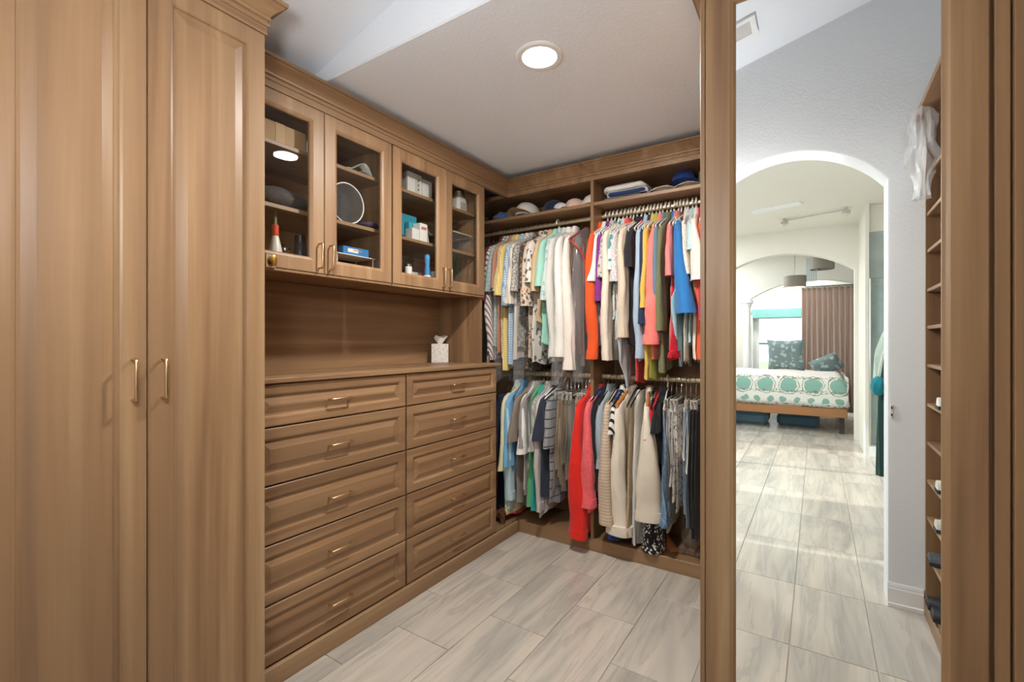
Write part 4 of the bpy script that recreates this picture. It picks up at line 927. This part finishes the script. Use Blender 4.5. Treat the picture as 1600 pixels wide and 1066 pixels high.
heel('tan leather heeled shoe leaning nearer the plastic bag',(-.765,2.87,.0765),-2.5,'#9a6039')
lump('bag','crumpled clear plastic bag of shoes on the closet floor','bag',(-.60,2.90,.0765),.085,.12,.10,glass_mat('brown_film',(.75,.66,.58,1),1.45,.25,.15,(.45,.36,.29,1)),4)
for k in range(3): heel(('left','middle','right')[k]+' taupe heeled shoe inside the clear plastic bag on the closet floor',(-.64+.045*k,2.90,.079),2.9+.1*k,'#6f5a49','shoes in the plastic bag')
heel('dark shoe in the corner below the salmon shirts beside the drawers',(-1.86,2.62,.0765),1.2,'#6b4a35')
def flat(label,loc,rz,col,grp=None):
    t = thing('shoe',label,'shoe',loc,grp,rz); rs = []
    for i in range(15):
        s = i/14; y = .13-.26*s; hw = .042*math.sin(PI*min(1,.10+s*.95))**.45+.004; ht = .03+.05*max(0,s-.35)
        rs.append([(hw*math.cos(a), y, .016+ht*max(0,math.sin(a))*1.15+(.004*math.sin(a) if math.sin(a)<0 else 0)) for a in [2*PI*k/14 for k in range(14)]])
    m = MB(); m.loft(rs); part_of(t,m,'upper',simple('leather'+col,col,.5),1)
    rs = []
    for i in range(15):
        s = i/14; hw = .045*math.sin(PI*min(1,.10+s*.95))**.45+.004; rs.append([(hw,.133-.266*s,0),(hw,.133-.266*s,.014),(-hw,.133-.266*s,.014),(-hw,.133-.266*s,0)])
    m = MB(); m.loft(rs); part_of(t,m,'sole',simple('sole_dark','#2a2a2b',.7),.6); return t
flat('black shoe on the lowest shelf of the reflected shoe rack',(.55,.09,.0915),1.57,'#26272a'); flat('black shoe next to the first on the lowest rack shelf',(.55,.20,.0915),1.57,'#26272a')
flat('charcoal slipper on the second rack shelf seen in the mirror',(.55,.12,.3015),1.57,'#4a4f52'); flat('pale canvas shoe on the fourth rack shelf seen in the mirror',(.56,.22,.6515),1.57,'#d5d3cc'); flat('white canvas shoe on the rack shelf at waist height',(.56,.24,1.0115),1.57,'#e4e2dc'); flat('off-white shoe on the third rack shelf seen in the mirror',(.56,.20,.4765),1.57,'#cdc9c0')
t = thing('garment_bag','crumpled clear plastic bag hanging from the shoe rack top','bag',(.42,.10,2.36)); m = MB(); rs = []
for i in range(12):
    s = i/11; q_ = .55+.45*math.sin(PI*min(1,s*1.15)); rs.append([(.40+(.05+.012*math.sin(13*s))*q_*math.cos(a)*(1+.25*math.sin(5*a+9*s)+.12*math.sin(9*a-7*s)), .10+.09*q_*math.sin(a)*(1+.2*math.sin(4*a-8*s)+.1*math.sin(11*a+5*s)), 2.355-.40*s) for a in [2*PI*k/36 for k in range(36)]])
m.loft(rs).build('film', MILKY, t, .8)

# ---------------------------------------------------------------- bath and bedroom seen in the mirror
STONE = NT('grey_stone'); _v = STONE.coord((1,1,1)); STONE.color(STONE.ramp(STONE.noise(_v,3,5,.6,.8),[(.3,lin('#8f9995')),(.7,lin('#aeb5b1'))])); STONE.set(Roughness=.35); STONE = STONE.m
B('wall_shower', .455,.49, -4.72,-3.72, 0,2.86, BATHWALL)
sw = B('wall_shower', .49,1.5, -3.90,-3.80, 0,2.86, BATHWALL)
for r,(za,zb_) in enumerate(((.13,.74),(.745,1.355),(1.36,1.97),(1.975,2.55))):
    for k in range(3):
        a = .492+k*.33-(.16 if r%2 else 0); MB().box(max(a,.492),a+.326,-3.80,-3.79,za,zb_,.002).build('stone_tile', STONE, sw, 0)
B('trim_3', .49,1.5,-3.80,-3.72,0,.12, TRIMW)
t = thing('shower_screen','clear glass shower screen with a slim frame beside the bath wall','shower',(.75,-3.68,.12))
MB().box(.50,1.2,-3.682,-3.676,.13,2.0).build('glass_panel', SHOWER, t, 0)
MB().tube([(.497,-3.679,.125),(.497,-3.679,2.01),(1.2,-3.679,2.01)],.008).build('frame', CHROME, t)
# towels hanging behind the arch jamb
def towel(name,label,cat,x,y,zt_,zb_,wd,col,shape=0):
    t_ = thing(name,label,cat,(x,y,zt_)); m = MB(); rings = []
    for i in range(13):
        s = i/12; zz = zt_+(zb_-zt_)*s; half = wd*(.25+.75*min(1,s*2.2))*(1-.35*shape*s*s)
        rings.append([(x+half*math.cos(a)*(1+.12*math.sin(5*a+s*3)), y+.028*math.sin(a)*(1+.3*math.sin(4*a+2*s)), zz) for a in [2*PI*k/22 for k in range(22)]])
    m.loft(rings).build('cloth', fabric(name+col,col), t_, 1)
    MB().tube([(x,y-.03,zt_+.01),(x,y,zt_+.02),(x,y+.02,zt_+.005),(x,y+.022,zt_+.03)],.005).build('hook', CHROME, t_)
B('wall_partition', .43,.49, -1.2,YB, 0,2.3, BATHWALL) if False else None
towel('towel','dark green robe hanging just behind the right arch jamb','robe',.338,-.27,1.36,.58,.070,'#24433f')
towel('towel','pale mint hand towel hanging beside the dark green robe','towel',.325,-.42,1.36,1.08,.058,'#b4c8ba')
t = thing('bath_pouf','round teal mesh bath pouf hanging at the arch jamb','sponge',(.268,-.22,1.065))
m = MB(); rr = []
for i in range(11):
    th = PI*i/10; rr.append([(  .268+.030*max(math.sin(th),.02)*math.cos(a)*(1+.12*math.sin(7*a+i)), -.22+.030*max(math.sin(th),.02)*math.sin(a)*(1+.12*math.sin(7*a+i)), 1.065-.052*math.cos(th)) for a in [2*PI*k/24 for k in range(24)]])
m.loft(rr).build('mesh_ball', fabric('pouf','#1d7f8a'), t, 1); MB().tube([(.268,-.22,1.12),(.285,-.225,1.22),(.32,-.25,1.35)],.003).build('cord', WHITEP, t)
t = thing('wall_plate','small white latch plate on the wall right of the arch','plate',(.305,YF,.96)); MB().box(.300,.312,YF,YF+.004,.925,.99,.001).build('plate', TRIMW, t, 0)
for zz in (.94,.975): MB().box(.303,.309,YF+.004,YF+.0055,zz-.006,zz+.006).build('slot', simple('slot_dark','#3c403f',.6), t, 0)
# bed
BY = -5.02                              # foot rail
t = thing('bed','low wooden bed with patterned quilt, foot rail towards the arch','bed',(-.5,-6,0))
OAK = simple('bed_wood','#9a6b42',.5)
MB().box(-1.42,.35,BY-.04,BY,.235,.365,.006).build('foot_rail', OAK, t, 0)
for x0 in (-1.42,.32): MB().box(x0,x0+.03,BY-2.0,BY-.04,.235,.365,.004).build('side_rail', OAK, t, 0)
for x in (-1.36,.29):
    for y in (BY-.12,BY-1.9): MB().box(x-.03,x+.03,y-.03,y+.03,0,.235,.004).build('leg', simple('bed_leg','#3c3a38',.5), t, 0)
m = MB().box(-1.36,.30,BY-1.96,BY-.05,.365,.66,.05); m.build('mattress', WHITEP, t, 0)
def quilt():
    q = NT('quilt'); v = q.coord(); X,Y,Z = q.xyz(v); nz_ = q.noise(q.coord((1,1,1)), 9, 2, .5); X = q.math('ADD', X, q.math('MULTIPLY', q.math('SUBTRACT', nz_, .5), .10)); Z = q.math('ADD', Z, q.math('MULTIPLY', q.math('SUBTRACT', q.noise(q.coord((1,1,1)), 14, 2, .5), .5), .05))
    fx = q.math('SUBTRACT', q.math('FRACT', q.math('MULTIPLY', X, 1/.27)), .5); 
    def circ(zc, per, r, sx=1.0):
        f = q.math('MULTIPLY', q.math('SUBTRACT', q.math('FRACT', q.math('MULTIPLY', X, 1/per)), .5), per*sx); dz = q.math('SUBTRACT', Z, zc)
        dd = q.math('SQRT', q.math('ADD', q.math('MULTIPLY',f,f), q.math('MULTIPLY',dz,dz))); return dd
    col = lin('#d5d6cf')
    d1 = circ(.665,.30,.1); d2 = circ(.455,.17,.05)
    col = q.mix(q.math('LESS_THAN', d1, .135), col, lin('#6d6457')); col = q.mix(q.math('LESS_THAN', d1, .128), col, lin('#cfd3c6')); col = q.mix(q.math('LESS_THAN', d1, .105), col, lin('#7fa79a'))
    col = q.mix(q.math('LESS_THAN', d2, .042), col, lin('#7fa596'))
    n = q.noise(q.coord((1,1,3)), 28, 3, .6)
    lines = q.math('MULTIPLY', q.math('GREATER_THAN', n, .53), q.math('LESS_THAN', q.math('ABSOLUTE', q.math('SUBTRACT', q.math('FRACT', q.math('MULTIPLY', q.math('SUBTRACT',Z,.355), 1/.20)), .0)), .22))
    col = q.mix(lines, col, lin('#6f7169'))
    top = q.math('GREATER_THAN', Z, .795); col = q.mix(top, col, q.mix(q.math('GREATER_THAN', q.math('SINE', q.math('MULTIPLY', Y, 40)), .3), lin('#d9cfc9'), lin('#c4c5bd')))
    q.color(col); q.set(Roughness=.9); return q.m
# quilt: draped over the mattress, front and sides hanging
m = MB(); prof = []
xs = [-1.40+1.76*k/36 for k in range(37)]
rows = [(BY+.012,.375),(BY+.018,.45),(BY+.015,.55),(BY+.012,.66),(BY+.002,.74),(BY-.03,.79),(BY-.09,.815),(BY-.5,.82),(BY-1.2,.82),(BY-1.9,.80)]
rings = []
for (yy,zz) in rows:
    ring = []
    for i,x in enumerate(xs):
        e = min(x+1.40, .36-x); drop = 0
        if zz > .6 and e < .12: drop = (1-e/.12)**2*.12
        ring.append((x, yy+.006*math.sin(9*x+zz*6), zz-drop+.006*math.sin(7*x+3*yy)))
    rings.append(ring)
bot = [[(x,y-.012 if i<4 else y,zz-.012) for x,y,zz in ring] for i,ring in enumerate(rings)]
m.loft(rings,False,False,False)
q = m.build('quilt', quilt(), t, 1.2); sol = q.modifiers.new('thick','SOLIDIFY'); sol.thickness = .02; sol.offset = -1
for sx in (.357,):
    m = MB(); m.loft([[(sx+.008*math.sin(6*yy+zz*9)+(.03 if zz < .5 else 0),yy,zz) for yy in [BY+.01-1.9*k/20 for k in range(21)]] for zz in (.40,.5,.6,.70,.79)],False,False,False)
    q = m.build('quilt_side', quilt(), t, 1.2); sol = q.modifiers.new('thick','SOLIDIFY'); sol.thickness = .015
def pillow(label, c, w_, h_, th, rot, col, pat=None):
    t_ = thing('pillow',label,'pillow',c); m = MB(); n = 16; rows = []
    G_ = [[None]*(n+1) for _ in range(n+1)]
    def P(u,v,s):
        x,y = 2*u-1,2*v-1; k = 1-.10*(1-abs(x*y))*max(abs(x),abs(y))**4 if False else 1
        px = x*w_/2*(1-.07*(1-y*y)); py = y*h_/2*(1-.07*(1-x*x)); tz = s*th/2*((1-x**4)*(1-y**4))**.5
        return (px,tz,py)
    vs = []; fs = []
    for s in (1,-1):
        b_ = len(vs)
        for i in range(n+1):
            for j in range(n+1): vs.append(P(i/n,j/n,s))
        for i in range(n):
            for j in range(n):
                a = b_+i*(n+1)+j; f_ = (a,a+1,a+n+2,a+n+1); fs.append(f_ if s > 0 else f_[::-1])
    o = MB().add(vs,fs).build('pillow_cover', fabric('pillow'+col,col,'#a9b7b5','leaf' if pat is None else pat,.5), t_, 1, loc=(0,0,0)); o.parent = t_; t_.rotation_euler = rot
    return t_
pillow('large grey pillow standing upright on the bed in front of the window',(-.46,-6.45,1.07),.56,.54,.16,(-.18,0,.1),'#78898a')
pillow('plump grey pillow tilted on the right side of the bed',(.12,-6.2,.93),.42,.30,.17,(-.5,-.45,.15),'#6f807f')
for k,(x,y,sx,col,lab) in enumerate(((-.95,-5.6,.3,'#5d7c8c','blue grey storage bag under the bed, left side of mirror view'),(-.25,-5.7,.28,'#47616e','dark blue storage bag under the bed, right side of mirror view'))):
    o = MB().box(x-sx,x+sx,y-.3,y+.3,0,.19,.05).build('storage_bag', fabric('bag%d'%k,col)); tag(o,lab,'bag')
# curtain
def curtain():
    t_ = thing('curtain','taupe pleated curtain glowing pink with daylight, right of the bedroom window','curtain',(.2,-7.02,0)); m = MB(); rings = []
    for i in range(15):
        s = i/14; zz = 2.27-2.2*s; ring = []
        for k in range(97):
            u = k/96; x = -.24+.86*u; amp = .022+.02*s
            ring.append((x+.01*math.sin(20*u+3*s)*s, -7.02+amp*math.sin(u*2*PI*11+.8*math.sin(5*u+2*s)), zz))
        rings.append(ring)
    m.loft(rings,False,False,False)
    c = NT('curtain_cloth'); c.color(lin('#b5aaa0')); c.set(Roughness=.8)
    tl = c.n('ShaderNodeBsdfTranslucent'); tl.inputs[0].default_value = lin('#ead0c4'); mx = c.n('ShaderNodeMixShader'); mx.inputs[0].default_value = .4
    out = c.t.nodes['Material Output']; c.l(c.b.outputs[0], mx.inputs[1]); c.l(tl.outputs[0], mx.inputs[2]); c.l(mx.outputs[0], out.inputs[0])
    o = m.build('drape', c.m, t_, 1.4); sol = o.modifiers.new('thick','SOLIDIFY'); sol.thickness = .003
    MB().tube([(-.27,-7.03,2.285),(.66,-7.03,2.285)],.012).build('curtain_rod', simple('rod_dark','#5b554e',.4), t_)
curtain()
tag(MB().box(-1.18,-.06,-8.40,-8.28,1.80,1.99,.006).build('valance', fabric('valance','#86bdb5'), smooth=0),'turquoise valance box above the bedroom window','valance')
t = thing('column','slim white round column carrying the bedroom arch','column',(-1.16,-7.19,0))
MB().lathe(-1.16,-7.19,[(.11,0),(.11,.1),(.085,.13),(.085,1.0),(.078,1.95),(.085,1.97)],24).build('shaft', TRIMW, t, .5)
MB().lathe(-1.16,-7.19,[(.085,1.97),(.10,2.0),(.10,2.02),(.13,2.05),(.13,2.10)],24).build('capital', TRIMW, t, .4)
# pendant lamp
t = thing('pendant_lamp','grey two-drum pendant lamp with glass strips above the bed','lamp',(-.2,-5.75,2.98))
DR = simple('drum_shade','#8d857c',.6)
def drum(name,x,y,z0,z1,r):
    m = MB(); n = 28
    m.loft([[(x+rr*math.cos(2*PI*k/n),y+rr*math.sin(2*PI*k/n),zz) for k in range(n)] for rr,zz in ((r-.004,z0),(r,z0),(r,z1),(r-.004,z1),(r-.004,z0))],True,False,False); m.build(name, DR, t, .5)
drum('lower_drum',-.30,-5.75,2.16,2.34,.155); drum('upper_drum',.06,-5.60,2.40,2.62,.16)
MB().lathe(-.30,-5.75,[(.148,2.175),(.148,2.168),(0,2.168)],24).build('diffuser', emit('lamp_diffuser',(1,.85,.62,1),2.2), t)
MB().tube([(-.30,-5.75,2.30),(-.30,-5.75,2.98)],.006).build('stem', CHROME, t); MB().tube([(.06,-5.60,2.5),(.06,-5.60,2.98)],.006).build('stem', CHROME, t)
for k in range(5): MB().box(-.145+.03*k,-.125+.03*k,-5.72,-5.712,2.24,2.60,.002).build('glass_strip', simple('strip_glass','#b9cfd4',.08), t, 0)
MB().tube([(-.30,-5.75,2.24),(-.02,-5.715,2.24)],.005).build('arm', CHROME, t)
# bookshelf beyond the column
t = thing('bookshelf','white bookshelf glimpsed left of the bedroom column','shelves',(-1.55,-8.2,0))
for x in (-1.98,-1.17): MB().box(x-.012,x+.012,-8.38,-8.08,0,1.86).build('side_panel', TRIMW, t, 0)
for zz in (.3,.62,.94,1.26,1.56,1.85): MB().box(-1.968,-1.182,-8.38,-8.08,zz-.012,zz+.012).build('shelf', TRIMW, t, 0)
for r,zz in enumerate((.632,.952,1.272,1.572)):
    x = -1.50
    for k in range(4):
        wd = .028+.012*R.random(); hh = .2+.06*R.random(); cn,col = R.choice([('grey blue','#6d7f86'),('dull red','#8a5f58'),('dark grey','#4e5a5e'),('tan','#b3a99a'),('green','#5c6d5f')])
        tag(MB().box(x,x+wd,-8.30,-8.12,zz,zz+hh,.001).build('book', simple('book'+col,col,.6), smooth=0),'%s book, %s from the left on the %s bookshelf row beside the column' % (cn,('first','second','third','fourth')[k],('lowest','second','third','top')[r]),'book','books on the bedroom shelf'); x += wd+.002
